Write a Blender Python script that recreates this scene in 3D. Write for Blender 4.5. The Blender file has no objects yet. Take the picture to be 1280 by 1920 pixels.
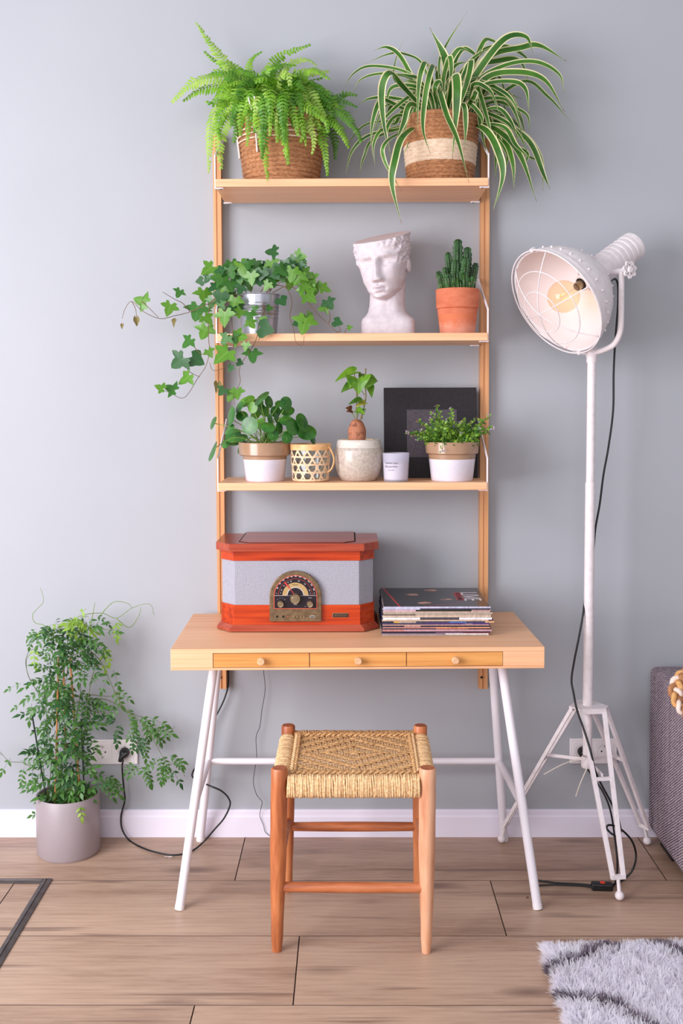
import bpy, math, random
import numpy as np
from math import sin, cos, pi, sqrt, radians, exp
from mathutils import Vector, Matrix, noise
scene = bpy.context.scene
COL = scene.collection
rng = random.Random(11)

# ------------------------------------------------------------------ camera
F_PX, PPY, CAM_H, CAM_D, PITCH, ROLL, YAW = 1985.4, 863.6, 1.4028, 3.3829, .0529, -.0032, -.0069
def cam_axes():
    f = Vector((sin(YAW)*cos(PITCH), cos(YAW)*cos(PITCH), -sin(PITCH)))
    r = Vector((cos(YAW), -sin(YAW), 0)); u = r.cross(f)
    return r*cos(ROLL)+u*sin(ROLL), u*cos(ROLL)-r*sin(ROLL), f
CR, CU, CF = cam_axes()
CAM = Vector((0, -CAM_D, CAM_H))
cd = bpy.data.cameras.new('camera'); cam = bpy.data.objects.new('camera', cd); COL.objects.link(cam)
cam.matrix_world = Matrix(((CR.x, CU.x, -CF.x, CAM.x), (CR.y, CU.y, -CF.y, CAM.y), (CR.z, CU.z, -CF.z, CAM.z), (0, 0, 0, 1)))
cd.sensor_fit = 'VERTICAL'; cd.sensor_height = 36; cd.sensor_width = 24
cd.lens = F_PX/1920*36; cd.shift_y = -(960-PPY)/1920; cd.clip_start = .05
scene.camera = cam
# measuring helpers: the real point at a known depth Y (at) or height Z (on) seen at a photo pixel
def ray(x, y): return CF + CR*((x-640)/F_PX) - CU*((y-PPY)/F_PX)
def at(x, y, Y):
    d = ray(x, y); return CAM + d*((Y-CAM.y)/d.y)
def on(x, y, Z):
    d = ray(x, y); return CAM + d*((Z-CAM.z)/d.z)

# ------------------------------------------------------------------ light
w = bpy.data.worlds.new('world'); scene.world = w; w.use_nodes = True
w.node_tree.nodes['Background'].inputs[0].default_value = (.91, .925, 1.0, 1)
w.node_tree.nodes['Background'].inputs[1].default_value = .54
def area(name, loc, target, sx, sy, power, color):
    l = bpy.data.lights.new(name, 'AREA'); l.shape = 'RECTANGLE'; l.size = sx; l.size_y = sy
    l.energy = power; l.color = color
    o = bpy.data.objects.new(name, l); COL.objects.link(o); o.location = loc
    o.rotation_euler = (Vector(target)-Vector(loc)).to_track_quat('-Z', 'Y').to_euler()
    return o
area('window_light', (-2.6, -2.6, 1.6), (.3, -.1, 1.1), 2.0, 2.1, 150, (.97, .95, 1.0))
area('room_fill_light', (-.5, -4.6, 2.6), (.2, -.2, .6), 2.6, 1.8, 52, (1.0, .95, .98))  # added fill lamp above and behind the camera, lifts upward faces; no known window
vs = scene.view_settings; vs.view_transform = 'Standard'; vs.look = 'None'; vs.gamma = 1.0
vs.use_curve_mapping = False; vs.exposure = 0.11

# ------------------------------------------------------------------ materials
def C(h):
    if isinstance(h, str):
        h = h.lstrip('#'); h = [int(h[i:i+2], 16) for i in (0, 2, 4)]
    v = [x/255 for x in h]
    return tuple((x/12.92 if x <= .04045 else ((x+.055)/1.055)**2.4) for x in v)+(1,)
class NT:
    def __init__(s, m): s.t = m.node_tree; s.n = s.t.nodes; s.b = s.n['Principled BSDF']; s.out = s.n['Material Output']
    def new(s, ty, **k):
        n = s.n.new(ty)
        for a, v in k.items(): setattr(n, a, v)
        return n
    def link(s, a, b): s.t.links.new(a, b)
    def coord(s, which='Object', scale=(1, 1, 1), rand=False, rot=(0, 0, 0)):
        t = s.new('ShaderNodeTexCoord'); m = s.new('ShaderNodeMapping'); m.inputs['Scale'].default_value = scale
        m.inputs['Rotation'].default_value = rot
        src = t.outputs[which]
        if rand:
            i = s.new('ShaderNodeObjectInfo'); v = s.new('ShaderNodeVectorMath', operation='SCALE'); v.inputs[0].default_value = (37, 53, 71)
            s.link(i.outputs['Random'], v.inputs['Scale']); a = s.new('ShaderNodeVectorMath', operation='ADD')
            s.link(src, a.inputs[0]); s.link(v.outputs[0], a.inputs[1]); src = a.outputs[0]
        s.link(src, m.inputs[0]); return m.outputs[0]
    def noise(s, vec, scale, detail=4, rough=.55, dist=0):
        n = s.new('ShaderNodeTexNoise'); n.inputs['Scale'].default_value = scale; n.inputs['Detail'].default_value = detail
        n.inputs['Roughness'].default_value = rough; n.inputs['Distortion'].default_value = dist
        s.link(vec, n.inputs['Vector']); return n.outputs['Fac']
    def ramp(s, fac, stops):
        r = s.new('ShaderNodeValToRGB'); e = r.color_ramp.elements
        while len(e) < len(stops): e.new(.5)
        for el, (p, c) in zip(e, stops): el.position = p; el.color = c if len(c) == 4 else C(c)
        s.link(fac, r.inputs[0]); return r.outputs[0]
    def mix(s, a, b, fac, mode='MIX'):
        m = s.new('ShaderNodeMix', data_type='RGBA', blend_type=mode)
        for v, i in ((a, 6), (b, 7), (fac, 0)):
            if hasattr(v, 'links'): s.link(v, m.inputs[i])
            else: m.inputs[i].default_value = v
        return m.outputs[2]
    def math(s, op, a, b=0.0, c=None):
        m = s.new('ShaderNodeMath', operation=op)
        for i, v in enumerate((a, b) if c is None else (a, b, c)):
            if hasattr(v, 'links'): s.link(v, m.inputs[i])
            else: m.inputs[i].default_value = v
        return m.outputs[0]
    def bump(s, h, strength, dist=.002):
        b = s.new('ShaderNodeBump'); b.inputs['Strength'].default_value = strength; b.inputs['Distance'].default_value = dist
        s.link(h, b.inputs['Height']); s.link(b.outputs[0], s.b.inputs['Normal'])
    def base(s, c): s.link(c, s.b.inputs['Base Color'])
def newmat(name, col=(128, 128, 128), rough=.5, metal=0.0, spec=.5):
    m = bpy.data.materials.new(name); m.use_nodes = True; t = NT(m)
    t.b.inputs['Base Color'].default_value = C(col); t.b.inputs['Roughness'].default_value = rough
    t.b.inputs['Metallic'].default_value = metal; t.b.inputs['Specular IOR Level'].default_value = spec
    return m, t
def M(name, c1, c2=None, scale=20, rough=.5, metal=0.0, bump=0.0, stretch=(1, 1, 1), detail=4, spec=.5, coat=0.0, lo=.35, hi=.65, bdist=.001, rand=False):
    m, t = newmat(name, c1, rough, metal, spec)
    if c2 is not None or bump:
        f = t.noise(t.coord('Object', stretch, rand), scale, detail)
        if c2 is not None: t.base(t.ramp(f, [(lo, c1), (hi, c2)]))
        if bump: t.bump(f, bump, bdist)
    if coat: t.b.inputs['Coat Weight'].default_value = coat; t.b.inputs['Coat Roughness'].default_value = .12
    return m
def leafmat(name, c1, c2, scale=60, rough=.4, trans=.3, vein=None, veinw=.05, extra=None):
    m, t = newmat(name, c1, rough)
    f = t.noise(t.coord('Object', (1, 1, 1), True), scale, 2)
    col = t.ramp(f, [(.3, c1), (.7, c2)])
    if vein is not None or extra:
        uv = t.new('ShaderNodeTexCoord').outputs['UV']; sp = t.new('ShaderNodeSeparateXYZ'); t.link(uv, sp.inputs[0])
        u = t.math('ABSOLUTE', t.math('SUBTRACT', sp.outputs[0], .5))
        if vein is not None:
            k = t.math('LESS_THAN', u, veinw); col = t.mix(col, C(vein), t.math('MULTIPLY', k, .55))
        if extra: col = extra(t, u, sp.outputs[1], col)
    t.base(col)
    tr = t.new('ShaderNodeBsdfTranslucent'); t.link(col, tr.inputs[0]); mx = t.new('ShaderNodeMixShader'); mx.inputs[0].default_value = trans
    t.link(t.b.outputs[0], mx.inputs[1]); t.link(tr.outputs[0], mx.inputs[2]); t.link(mx.outputs[0], t.out.inputs[0])
    return m
def woodmat(name, cols, axis='X', fine=90, along=2.2, rough=.45, rand=False, bump=.06, strip=None):
    m, t = newmat(name, cols[1], rough)
    sc = {'X': (along, fine, fine), 'Y': (fine, along, fine), 'Z': (fine, fine, along)}[axis]
    a = t.noise(t.coord('Object', sc, rand), 1, 4, .6); sc2 = tuple(x*.22 for x in sc)
    b = t.noise(t.coord('Object', sc2, rand), 1, 3, .5, .6)
    f = t.math('ADD', t.math('MULTIPLY', a, .55), t.math('MULTIPLY', b, .45))
    col = t.ramp(f, [(.34, cols[0]), (.5, cols[1]), (.66, cols[2])])
    t.base(col); t.bump(a, bump, .001)
    return m
BAMBOO = [(218, 160, 116), (233, 180, 137), (240, 192, 151)]
BAMX = woodmat('bamboo_along_x', BAMBOO, 'X', 110, 2.5)
BAMZ = woodmat('bamboo_along_z', [(190, 128, 80), (208, 150, 100), (220, 168, 120)], 'Z', 110, 2.5)
BAMDR = woodmat('bamboo_drawer', [(192, 124, 58), (218, 154, 84), (230, 172, 104)], 'X', 80, 2.2)
KNOBW = M('knob_beech', (206, 156, 112), (226, 182, 142), 60, .5)
WHITE = M('white_powder_coat', (236, 231, 238), None, rough=.38)
LAMPW = M('chipped_white_enamel', (232, 224, 226), (216, 205, 206), 45, .5, bump=.15, lo=.45, hi=.8, bdist=.0006)
PLAST = M('white_plastic', (238, 232, 234), None, rough=.3)
BLACKP = M('black_plastic', (18, 18, 20), None, rough=.4)
BLACKR = M('black_rubber_cable', (14, 14, 15), None, rough=.45)
DARKHOLE = M('dark_recess', (16, 14, 13), None, rough=.9)
SOIL = M('potting_soil', (38, 27, 20), (74, 54, 38), 140, .95, bump=.8, bdist=.004)
TWIG = M('brown_vine_stem', (96, 66, 44), (120, 92, 56), 90, .7)
GSTEM = M('green_stem', (104, 140, 56), (132, 160, 74), 60, .5)

# ------------------------------------------------------------------ mesh builder
class MB:
    def __init__(s): s.v = []; s.f = []; s.m = []; s.uv = []
    def add(s, vs, fs, mi=0, uv=None):
        o = len(s.v); s.v += [tuple(p) for p in vs]; s.f += [tuple(i+o for i in f) for f in fs]; s.m += [mi]*len(fs)
        s.uv += list(uv) if uv else [(0, 0)]*len(vs)
        return s
    def box(s, x0, x1, y0, y1, z0, z1, mi=0, M4=None):
        vs = [Vector((x, y, z)) for z in (z0, z1) for y in (y0, y1) for x in (x0, x1)]
        if M4 is not None: vs = [M4 @ p for p in vs]
        return s.add(vs, [(0, 2, 3, 1), (4, 5, 7, 6), (0, 1, 5, 4), (2, 6, 7, 3), (0, 4, 6, 2), (1, 3, 7, 5)], mi)
    def lathe(s, prof, c=(0, 0, 0), n=32, mi=0, M4=None, mis=None, sx=1, sy=1):
        c = Vector(c); vs = []; fs = []; ms = []; rows = []
        for r, z in prof:
            if r < 1e-6:
                rows.append([len(vs)]); vs.append(Vector((0, 0, z)))
            else:
                rows.append(list(range(len(vs), len(vs)+n)))
                vs += [Vector((r*cos(2*pi*i/n)*sx, r*sin(2*pi*i/n)*sy, z)) for i in range(n)]
        for k, (a, b) in enumerate(zip(rows, rows[1:])):
            q = mis[k] if mis else mi
            for i in range(n):
                j = (i+1) % n
                if len(a) == 1 and len(b) == 1: continue
                if len(a) == 1: fs.append((a[0], b[j], b[i]))
                elif len(b) == 1: fs.append((a[i], a[j], b[0]))
                else: fs.append((a[i], a[j], b[j], b[i]))
                ms.append(q)
        vs = [(M4 @ p if M4 is not None else p)+c for p in vs]
        o = len(s.v); s.v += [tuple(p) for p in vs]; s.f += [tuple(i+o for i in f) for f in fs]; s.m += ms; s.uv += [(0, 0)]*len(vs)
        return s
    def tube(s, pts, r, n=8, closed=False, mi=0, flat=None, up=None):
        pts = [Vector(p) for p in pts]; N = len(pts)
        rs = r if isinstance(r, (list, tuple)) else [r]*N
        vs = []; nrm = None
        for i, p in enumerate(pts):
            if closed: t = pts[(i+1) % N]-pts[i-1]
            else: t = pts[min(i+1, N-1)]-pts[max(i-1, 0)]
            if t.length < 1e-9: t = Vector((0, 0, 1))
            t.normalize()
            if up is not None: nrm = Vector(up)
            elif nrm is None: nrm = Vector((0, 0, 1)) if abs(t.z) < .9 else Vector((1, 0, 0))
            nrm = nrm-t*nrm.dot(t)
            if nrm.length < 1e-6: nrm = t.orthogonal()
            nrm.normalize(); b = t.cross(nrm)
            for k in range(n):
                a = 2*pi*k/n
                vs.append(p+(nrm*cos(a)*(flat or 1)+b*sin(a))*rs[i])
        fs = []
        for i in range(N if closed else N-1):
            j = (i+1) % N
            for k in range(n):
                l = (k+1) % n; fs.append((i*n+k, i*n+l, j*n+l, j*n+k))
        if not closed: fs.append(tuple(range(n))[::-1]); fs.append(tuple((N-1)*n+k for k in range(n)))
        return s.add(vs, fs, mi)
    def prism(s, outline, y0, y1, M4=None, mi=0):
        # outline in XZ, extruded along Y
        n = len(outline); vs = [Vector((x, y, z)) for y in (y0, y1) for x, z in outline]
        if M4 is not None: vs = [M4 @ p for p in vs]
        fs = [tuple(range(n)), tuple(range(2*n-1, n-1, -1))]+[((i+1) % n, i, n+i, n+(i+1) % n) for i in range(n)]
        return s.add(vs, fs, mi)
    def ellipsoid(s, c, rx, ry, rz, n=14, m=10, mi=0, M4=None):
        prof = [(sin(pi*k/m) if 0 < k < m else 0, -cos(pi*k/m)) for k in range(m+1)]
        S = Matrix.Diagonal((rx, ry, rz, 1)); 
        return s.lathe(prof, c, n, mi, (M4 @ S) if M4 is not None else S)
    def mesh(s, name, mats, off=(0, 0, 0), smooth=35):
        me = bpy.data.meshes.new(name); ox, oy, oz = off
        me.from_pydata([(x-ox, y-oy, z-oz) for x, y, z in s.v], [], s.f)
        for mt in (mats if isinstance(mats, (list, tuple)) else [mats]): me.materials.append(mt)
        me.polygons.foreach_set('material_index', s.m)
        if any(u != (0, 0) for u in s.uv):
            l = me.uv_layers.new(name='UVMap'); idx = np.zeros(len(me.loops), dtype=np.int32); me.loops.foreach_get('vertex_index', idx)
            l.data.foreach_set('uv', np.array(s.uv, dtype=np.float32)[idx].ravel())
        if smooth:
            me.shade_smooth()
            if smooth < 180: me.set_sharp_from_angle(angle=radians(smooth))
        me.update(); return me
    def build(s, name, mats, parent=None, smooth=35, bevel=0, label=None, stuff=False, world=True):
        off = tuple(parent_loc(parent)) if (parent and world) else (0, 0, 0)
        o = bpy.data.objects.new(name, s.mesh(name, mats, off, smooth)); COL.objects.link(o)
        if parent: o.parent = parent
        if bevel:
            b = o.modifiers.new('bevel', 'BEVEL'); b.width = bevel; b.segments = 2; b.limit_method = 'ANGLE'; b.angle_limit = radians(40); b.harden_normals = False
        if label: o['label'] = label
        if stuff: o['kind'] = 'stuff'
        return o
def parent_loc(p):
    v = Vector((0, 0, 0))
    while p: v += p.location; p = p.parent
    return v
def thing(name, label, cat, loc=(0, 0, 0), group=None):
    o = bpy.data.objects.new(name, None); COL.objects.link(o); o.location = loc; o.empty_display_size = .05
    o['label'] = label; o['category'] = cat
    if group: o['group'] = group
    return o
def tag(o, label, cat, group=None):
    o['label'] = label; o['category'] = cat
    if group: o['group'] = group
    return o
def struct(o): o['kind'] = 'structure'; return o
def inst(mesh, name, parent, M4):
    o = bpy.data.objects.new(name, mesh); COL.objects.link(o); o.parent = parent
    o.matrix_basis = Matrix.Translation(-parent_loc(parent)) @ M4
    return o
def frame(loc, d, n, s=1.0):
    # local +Y along d, +Z along n
    d = Vector(d).normalized(); n = Vector(n); n = n-d*n.dot(d)
    if n.length < 1e-5: n = d.orthogonal()
    n.normalize(); x = d.cross(n)
    return Matrix(((x.x*s, d.x*s, n.x*s, loc[0]), (x.y*s, d.y*s, n.y*s, loc[1]), (x.z*s, d.z*s, n.z*s, loc[2]), (0, 0, 0, 1)))
def zframe(loc, z, s=1.0):
    z = Vector(z).normalized(); x = z.orthogonal().normalized(); y = z.cross(x)
    return Matrix(((x.x*s, y.x*s, z.x*s, loc[0]), (x.y*s, y.y*s, z.y*s, loc[1]), (x.z*s, y.z*s, z.z*s, loc[2]), (0, 0, 0, 1)))
def smooth_path(P, sub=6, closed=False):
    P = [Vector(p) for p in P]; n = len(P); out = []
    for i in range(n if closed else n-1):
        a = P[i-1] if (closed or i > 0) else P[0]*2-P[1]
        b = P[i]; c = P[(i+1) % n]; d = P[(i+2) % n] if (closed or i+2 < n) else P[-1]*2-P[-2]
        for k in range(sub):
            t = k/sub
            out.append(.5*((2*b)+(c-a)*t+(2*a-5*b+4*c-d)*t*t+(3*b-a-3*c+d)*t**3))
    if not closed: out.append(P[-1])
    return out
def sst(a, b, x):
    t = min(1, max(0, (x-a)/(b-a))); return t*t*(3-2*t)
def text(string, size, mat, parent, M4, name='lettering', align='CENTER', ext=.0001, sx=1.0):
    cu = bpy.data.curves.new(name, 'FONT'); cu.body = string; cu.size = size; cu.align_x = align; cu.align_y = 'CENTER'; cu.extrude = ext; cu.resolution_u = 2
    t = bpy.data.objects.new(name, cu); COL.objects.link(t)
    dg = bpy.context.evaluated_depsgraph_get(); me = bpy.data.meshes.new_from_object(t.evaluated_get(dg))
    bpy.data.objects.remove(t); bpy.data.curves.remove(cu); me.materials.clear(); me.materials.append(mat)
    o = bpy.data.objects.new(name, me); COL.objects.link(o)
    o.parent = parent; o.matrix_basis = Matrix.Translation(-parent_loc(parent)) @ M4 @ Matrix.Diagonal((sx, 1, 1, 1))
    return o
def FRONT(x, y, z): # text plane facing the viewer (-Y)
    return Matrix(((1, 0, 0, x), (0, 0, -1, y), (0, 1, 0, z), (0, 0, 0, 1)))

# ------------------------------------------------------------------ setting
# wall
m, t = newmat('wall_paint', (169, 172, 178), .85, 0, .25)
v = t.coord('Object', (1, 1, 1)); t.bump(t.noise(v, 260, 3), .12, .0008)
t.base(t.ramp(t.noise(v, 1.6, 3), [(.3, (167, 170, 176)), (.7, (171, 174, 180))])); WALL = m
struct(MB().box(-3.2, 3.2, 0, .1, -.03, 2.9).build('wall_back', WALL))
bb = MB().prism([(0, 0), (-.015, 0), (-.015, .066), (-.011, .071), (-.011, .083), (-.006, .088), (0, .088)], -3.2, 3.2, Matrix(((0, 1, 0, 0), (1, 0, 0, 0), (0, 0, 1, 0), (0, 0, 0, 1))))
struct(bb.build('baseboard_back', M('baseboard_paint', (234, 228, 242), None, rough=.35), None, 20))
# floor of wide laminate planks, each plank an object
m, t = newmat('oak_laminate', (170, 135, 112), .42)
vc = t.coord('Object', (1.1, 9, 1), True)
warp = t.noise(vc, 1.2, 6, .6, .9)
fine = t.noise(t.coord('Object', (9, 150, 1), True), 1, 5, .7)
wv = t.new('ShaderNodeTexWave', wave_type='BANDS', bands_direction='Y', wave_profile='SIN'); t.link(t.coord('Object', (.7, 4.5, 1), True), wv.inputs['Vector'])
wv.inputs['Scale'].default_value = 3.4; wv.inputs['Distortion'].default_value = 13; wv.inputs['Detail'].default_value = 3; wv.inputs['Detail Scale'].default_value = .7
broad = t.noise(t.coord('Object', (.9, 3.2, 1), True), 1, 3, .5, .5)
cath = t.math('MULTIPLY', wv.outputs['Fac'], t.ramp(broad, [(.42, (0, 0, 0, 1)), (.62, (1, 1, 1, 1))]))
f = t.math('ADD', t.math('ADD', t.math('MULTIPLY', warp, .32), t.math('MULTIPLY', fine, .34)), t.math('ADD', t.math('MULTIPLY', cath, .05), t.math('MULTIPLY', broad, .36)))
col = t.ramp(f, [(.33, (122, 94, 78)), (.45, (156, 125, 105)), (.55, (178, 148, 127)), (.68, (194, 164, 141))])
vo = t.new('ShaderNodeTexVoronoi'); t.link(t.coord('Object', (1.6, 5.2, 1), True), vo.inputs['Vector']); vo.inputs['Scale'].default_value = 1.25
kn = t.ramp(t.math('ADD', vo.outputs['Distance'], t.math('MULTIPLY', t.math('SUBTRACT', warp, .5), .12)), [(.04, (1, 1, 1, 1)), (.19, (0, 0, 0, 1))])
col = t.mix(col, C((92, 66, 56)), t.math('MULTIPLY', kn, .7))
crk = t.ramp(t.noise(t.coord('Object', (1.3, 26, 1), True), 1, 2, .5, .4), [(.31, (1, 1, 1, 1)), (.38, (0, 0, 0, 1))])
col = t.mix(col, C((104, 78, 66)), t.math('MULTIPLY', crk, .6))
t.base(col); t.bump(fine, .12, .001); OAK = m
fl = struct(MB().box(-3.2, 3.2, -5.2, 0, -.05, -.0085).build('floor', DARKHOLE))
JOINT = M('plank_joint_edge', (84, 62, 52), None, rough=.7)
def plank(x0, x1, y0, y1):
    g = .0009; b = .0007; cx, cy = (x0+x1)/2, (y0+y1)/2
    hx, hy = (x1-x0)/2-g, (y1-y0)/2-g
    q = MB(); vs = []
    for (ax, ay, z) in ((hx, hy, -.0085), (hx, hy, -b), (hx-b, hy-b, 0)): vs += [(-ax, -ay, z), (ax, -ay, z), (ax, ay, z), (-ax, ay, z)]
    fs = [(8, 9, 10, 11)]+[(k*4+i, k*4+(i+1) % 4, k*4+4+(i+1) % 4, k*4+4+i) for k in (0, 1) for i in range(4)]
    q.add(vs, fs[:1]).add([], []); q.f += fs[1:]; q.m += [1]*8; o = q.build('floor_plank', [OAK, JOINT], fl, 0, world=False); o.location = (cx, cy, 0)
rows = [0, -.328, -.6546, -.978, -1.303, -1.628, -1.953, -2.278, -2.603, -2.928, -3.253, -3.578, -3.903, -4.228, -4.553, -4.878, -5.2]
starts = [-.34, .413, -.134, -.364, .1, -.5, .3, -.2, .45, -.6, 0, .5, -.3, .2, -.45, .35]
for k in range(16):
    xs = [starts[k]+i*(1.272 if k == 0 else 1.40) for i in range(-4, 5)]
    xs = [-3.2]+[x for x in xs if -3.1 < x < 3.1]+[3.2]
    for a, b in zip(xs, xs[1:]): plank(a, b, rows[k+1], rows[k])
# dark metal frame of the floor hatch
HATCH = M('hatch_frame_metal', (74, 66, 66), (92, 84, 82), 30, .45, metal=.3, stretch=(1, 1, 1))
tr = bpy.data.objects.new('trim_1', None); COL.objects.link(tr); struct(tr)
cn = on(97, 1647, .004); dirn = Vector((on(0, 1809, .004).x-cn.x, on(0, 1809, .004).y-cn.y, 0)).normalized()
def hatch_bar(p, d, L):
    d = Vector(d).normalized(); s = Vector((-d.y, d.x, 0))
    M4 = Matrix(((s.x, d.x, 0, p[0]), (s.y, d.y, 0, p[1]), (0, 0, 1, 0), (0, 0, 0, 1)))
    MB().prism([(0, 0), (.028, 0), (.028, .003), (.016, .005), (.0145, .0025), (.013, .0025), (.0115, .005), (0, .003)], 0, L, M4).build('frame_bar', HATCH, tr, 20)
hatch_bar((cn.x-.026, cn.y), dirn, .75)
hatch_bar((cn.x-.9, cn.y-.026), (1, 0), .874)

# ------------------------------------------------------------------ wall shelf unit
SY0, SY1 = -.287, -.037
S1, S2, S3 = 2.055, 1.610, 1.174
shelf_unit = thing('wall_shelf', 'tall bamboo wall shelf unit with three shelves and white metal brackets above the desk', 'shelf', (0, 0, .489))
def upright(pts_px, w):
    # grooved batten, leaning very slightly as in the photo: lower and upper centre points
    (xa, ya), (xb, yb) = pts_px
    A = at(xa, ya, -.018); B = at(xb, yb, -.018); q = MB()
    prof = [(-w/2, -.037), (-.0035, -.037), (-.0025, -.033), (.0025, -.033), (.0035, -.037), (w/2, -.037), (w/2, -.0005), (-w/2, -.0005)]
    vs = [(P.x+px, py, P.z) for P in (A, B) for px, py in prof]; n = len(prof)
    fs = [tuple(range(n))[::-1], tuple(range(n, 2*n))]+[(i, (i+1) % n, n+(i+1) % n, n+i) for i in range(n)]
    o = q.add(vs, fs).build('upright', BAMZ, shelf_unit, 20)
    s = MB(); z = A.z+.038
    s.lathe([(0, 0), (.004, 0), (.004, .002), (.0025, .002), (0, .001)], (A.x-.006, -.0368, z), 10, M4=zframe((0, 0, 0), (0, -1, 0))).build('screw', DARKHOLE, o)
upright(((418, 1289), (407, 255)), .025)
upright(((904.5, 1289), (908.5, 262)), .027)
XL, XR = -.384, .405
def shelf(zt, th=.0225):
    o = MB().box(XL, XR, SY0, SY1, zt-th, zt).build('shelf', BAMX, shelf_unit, 0, bevel=.0015)
    for sx, X in ((-1, XL), (1, XR)):
        b = MB(); xa, xb = (X-.0035, X-.0003) if sx < 0 else (X+.0003, X+.0035)
        yf, yb = SY0+.012, SY1-.004; zb = zt-th
        ring = [(yb, zt+.185), (yf, zt+.072), (yf, zb-.003), (yf+.010, zb-.003), (yf+.010, zt+.068), (yb+.006, zt+.170)]
        vs = [(x, y, z) for x in (xa, xb) for y, z in ring]; n = 6
        b.add(vs, [(0, 1, 4, 5), (1, 2, 3, 4), (6, 11, 10, 7), (7, 10, 9, 8)]+[((i+1) % n, i, n+i, n+(i+1) % n) for i in range(n)])
        # tongues below the shelf, and the rear leg
        for y in (yf+.005, yb-.004):
            x0, x1 = (xa, X+.018) if sx < 0 else (X-.018, xb)
            xe = X+.018 if sx < 0 else X-.018
            b.box(x0, x1, y-.006, y+.006, zb-.0032, zb-.0002)
            b.lathe([(0, 0), (.006, 0), (.006, .003), (0, .003)], (xe, y, zb-.0032), 14)
        b.build('bracket', WHITE, o, 30)
for z in (S1, S2, S3): shelf(z)

# ------------------------------------------------------------------ desk
DZ, DT = .74, .0593
desk = thing('desk', 'bamboo desk with three small front drawers on splayed white metal legs', 'desk', (.0187, -.2824, 0))
desk.rotation_euler.z = .0199
q = MB(); hx, hy = .51, .245; zb = DZ-DT
q.box(-hx, hx, -hy, hy, DZ-.0125, DZ)
q.box(-hx, hx, -hy, hy, zb, zb+.0065)
q.box(-hx, -.395, -hy, hy, zb+.0065, DZ-.0125); q.box(.3965, hx, -hy, hy, zb+.0065, DZ-.0125)
q.box(-.395, .3965, hy-.015, hy, zb+.0065, DZ-.0125)
for x in (-.132, .1325): q.box(x-.006, x+.006, -hy+.012, hy-.015, zb+.0065, DZ-.0125)
q.build('desktop', BAMX, desk, 0, bevel=.0012, world=False)
MB().box(-.394, .396, -hy+.03, hy-.016, zb+.0067, DZ-.0127).build('drawer_recess', DARKHOLE, desk, 0, world=False)
for x0, x1 in ((-.395, -.132), (-.132, .1325), (.1325, .3965)):
    d = MB().box(x0+.0012, x1-.0012, -hy+.001, -hy+.016, zb+.0078, DZ-.014).build('drawer', BAMDR, desk, 0, bevel=.0006, world=False)
    k = MB().lathe([(0, .021), (.0085, .021), (.0102, .0195), (.0102, .010), (.0065, .006), (.0065, 0), (0, 0)], ((x0+x1)/2, -hy+.001, (zb+DZ)/2-.003), 24, M4=zframe((0, 0, 0), (0, -1, 0)))
    k.build('knob', KNOBW, d, 40, world=False)
Rz = Matrix.Rotation(-.0199, 4, 'Z')
def dl(p): return Rz @ (Vector(p)-Vector((.0187, -.2824, 0)))
def leg(foot, top):
    a, b = dl(foot), dl(top); d = (b-a).normalized()
    q = MB().tube([a+d*.012, a+(b-a)*.3, b], .0128, 16)
    o = q.build('leg', WHITE, desk, 40, world=False)
    MB().tube([Vector((a.x, a.y, .0005)), a+d*.0135], .0136, 16).build('foot_cap', PLAST, o, 40, world=False)
FT = {}
for s, (ff, ft, bf, bt) in enumerate((((-.475, -.5065, 0), (-.383, -.40, zb), (-.482, -.040, 0), (-.398, -.15, zb)), ((.522, -.5025, 0), (.430, -.40, zb), (.496, -.040, 0), (.436, -.15, zb)))):
    leg(ff, ft); leg(bf, bt)
    lp = lambda a, b, z: Vector(a)+(Vector(b)-Vector(a))*(z/zb)
    p, r = lp(bf, bt, .275), lp(ff, ft, .275); FT[s] = p
    MB().tube([dl(p), dl(r)], .0105, 12).build('side_rail', WHITE, desk, 40, world=False)
MB().tube([dl(FT[0]), dl(FT[1])], .0105, 12).build('crossbar', WHITE, desk, 40, world=False)

# ------------------------------------------------------------------ stool
STW = woodmat('stool_turned_wood', [(138, 68, 36), (190, 112, 66), (212, 142, 94)], 'Z', 50, 6, .42, bump=.2)
STX = woodmat('stool_rail_wood', [(140, 72, 40), (186, 108, 66), (206, 134, 90)], 'X', 50, 6, .42, bump=.2)
STP = woodmat('stool_pale_wood', [(182, 118, 84), (216, 158, 122), (230, 180, 146)], 'Z', 50, 6, .42, bump=.2)
STEND = M('stool_end_grain', (140, 78, 52), (172, 104, 72), 90, .6)
CORD = M('seagrass_cord', (150, 104, 60), (222, 178, 124), 170, .8, bump=.5, lo=.3, hi=.7)
CORDL = M('pale_seagrass_cord', (196, 148, 94), (242, 210, 164), 170, .75, bump=.5, lo=.3, hi=.7)
stool = thing('stool', 'low wooden stool with woven seagrass seat standing in front of the desk', 'stool', (.005, -.57, 0))
SZ = .484
def sleg(foot, top, r0, r1, mat, lab=None):
    a, b = Vector(foot), Vector(top); q = MB(); P = []; R = []
    for k in range(13):
        t = k/12; P.append(a+(b-a)*t); R.append(r0+(r1-r0)*sst(-.05, .62, t)+.0004*sin(k*2.1)*(0 < k < 12))
    R[0] = r0*.86; P[0] = a+Vector((0, 0, .0005)); P.insert(-1, b-Vector((0, 0, .004))); R[-1] = r1-.0025; R.insert(-1, r1)
    q.tube(P, R, 20); o = q.build('leg', mat, stool, 45, label=lab)
    MB().lathe([(0, .0006), (R[-1]-.0008, .0006), (R[-1]-.0008, -.001), (0, -.001)], b, 20).build('end_grain', STEND, o)
    return a, b
LF = sleg((-.1885, -.729, 0), (-.178, -.745, SZ), .0145, .0215, STW)
RF = sleg((.195, -.737, 0), (.197, -.745, SZ), .0135, .0215, STP, 'paler unstained leg')
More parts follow.
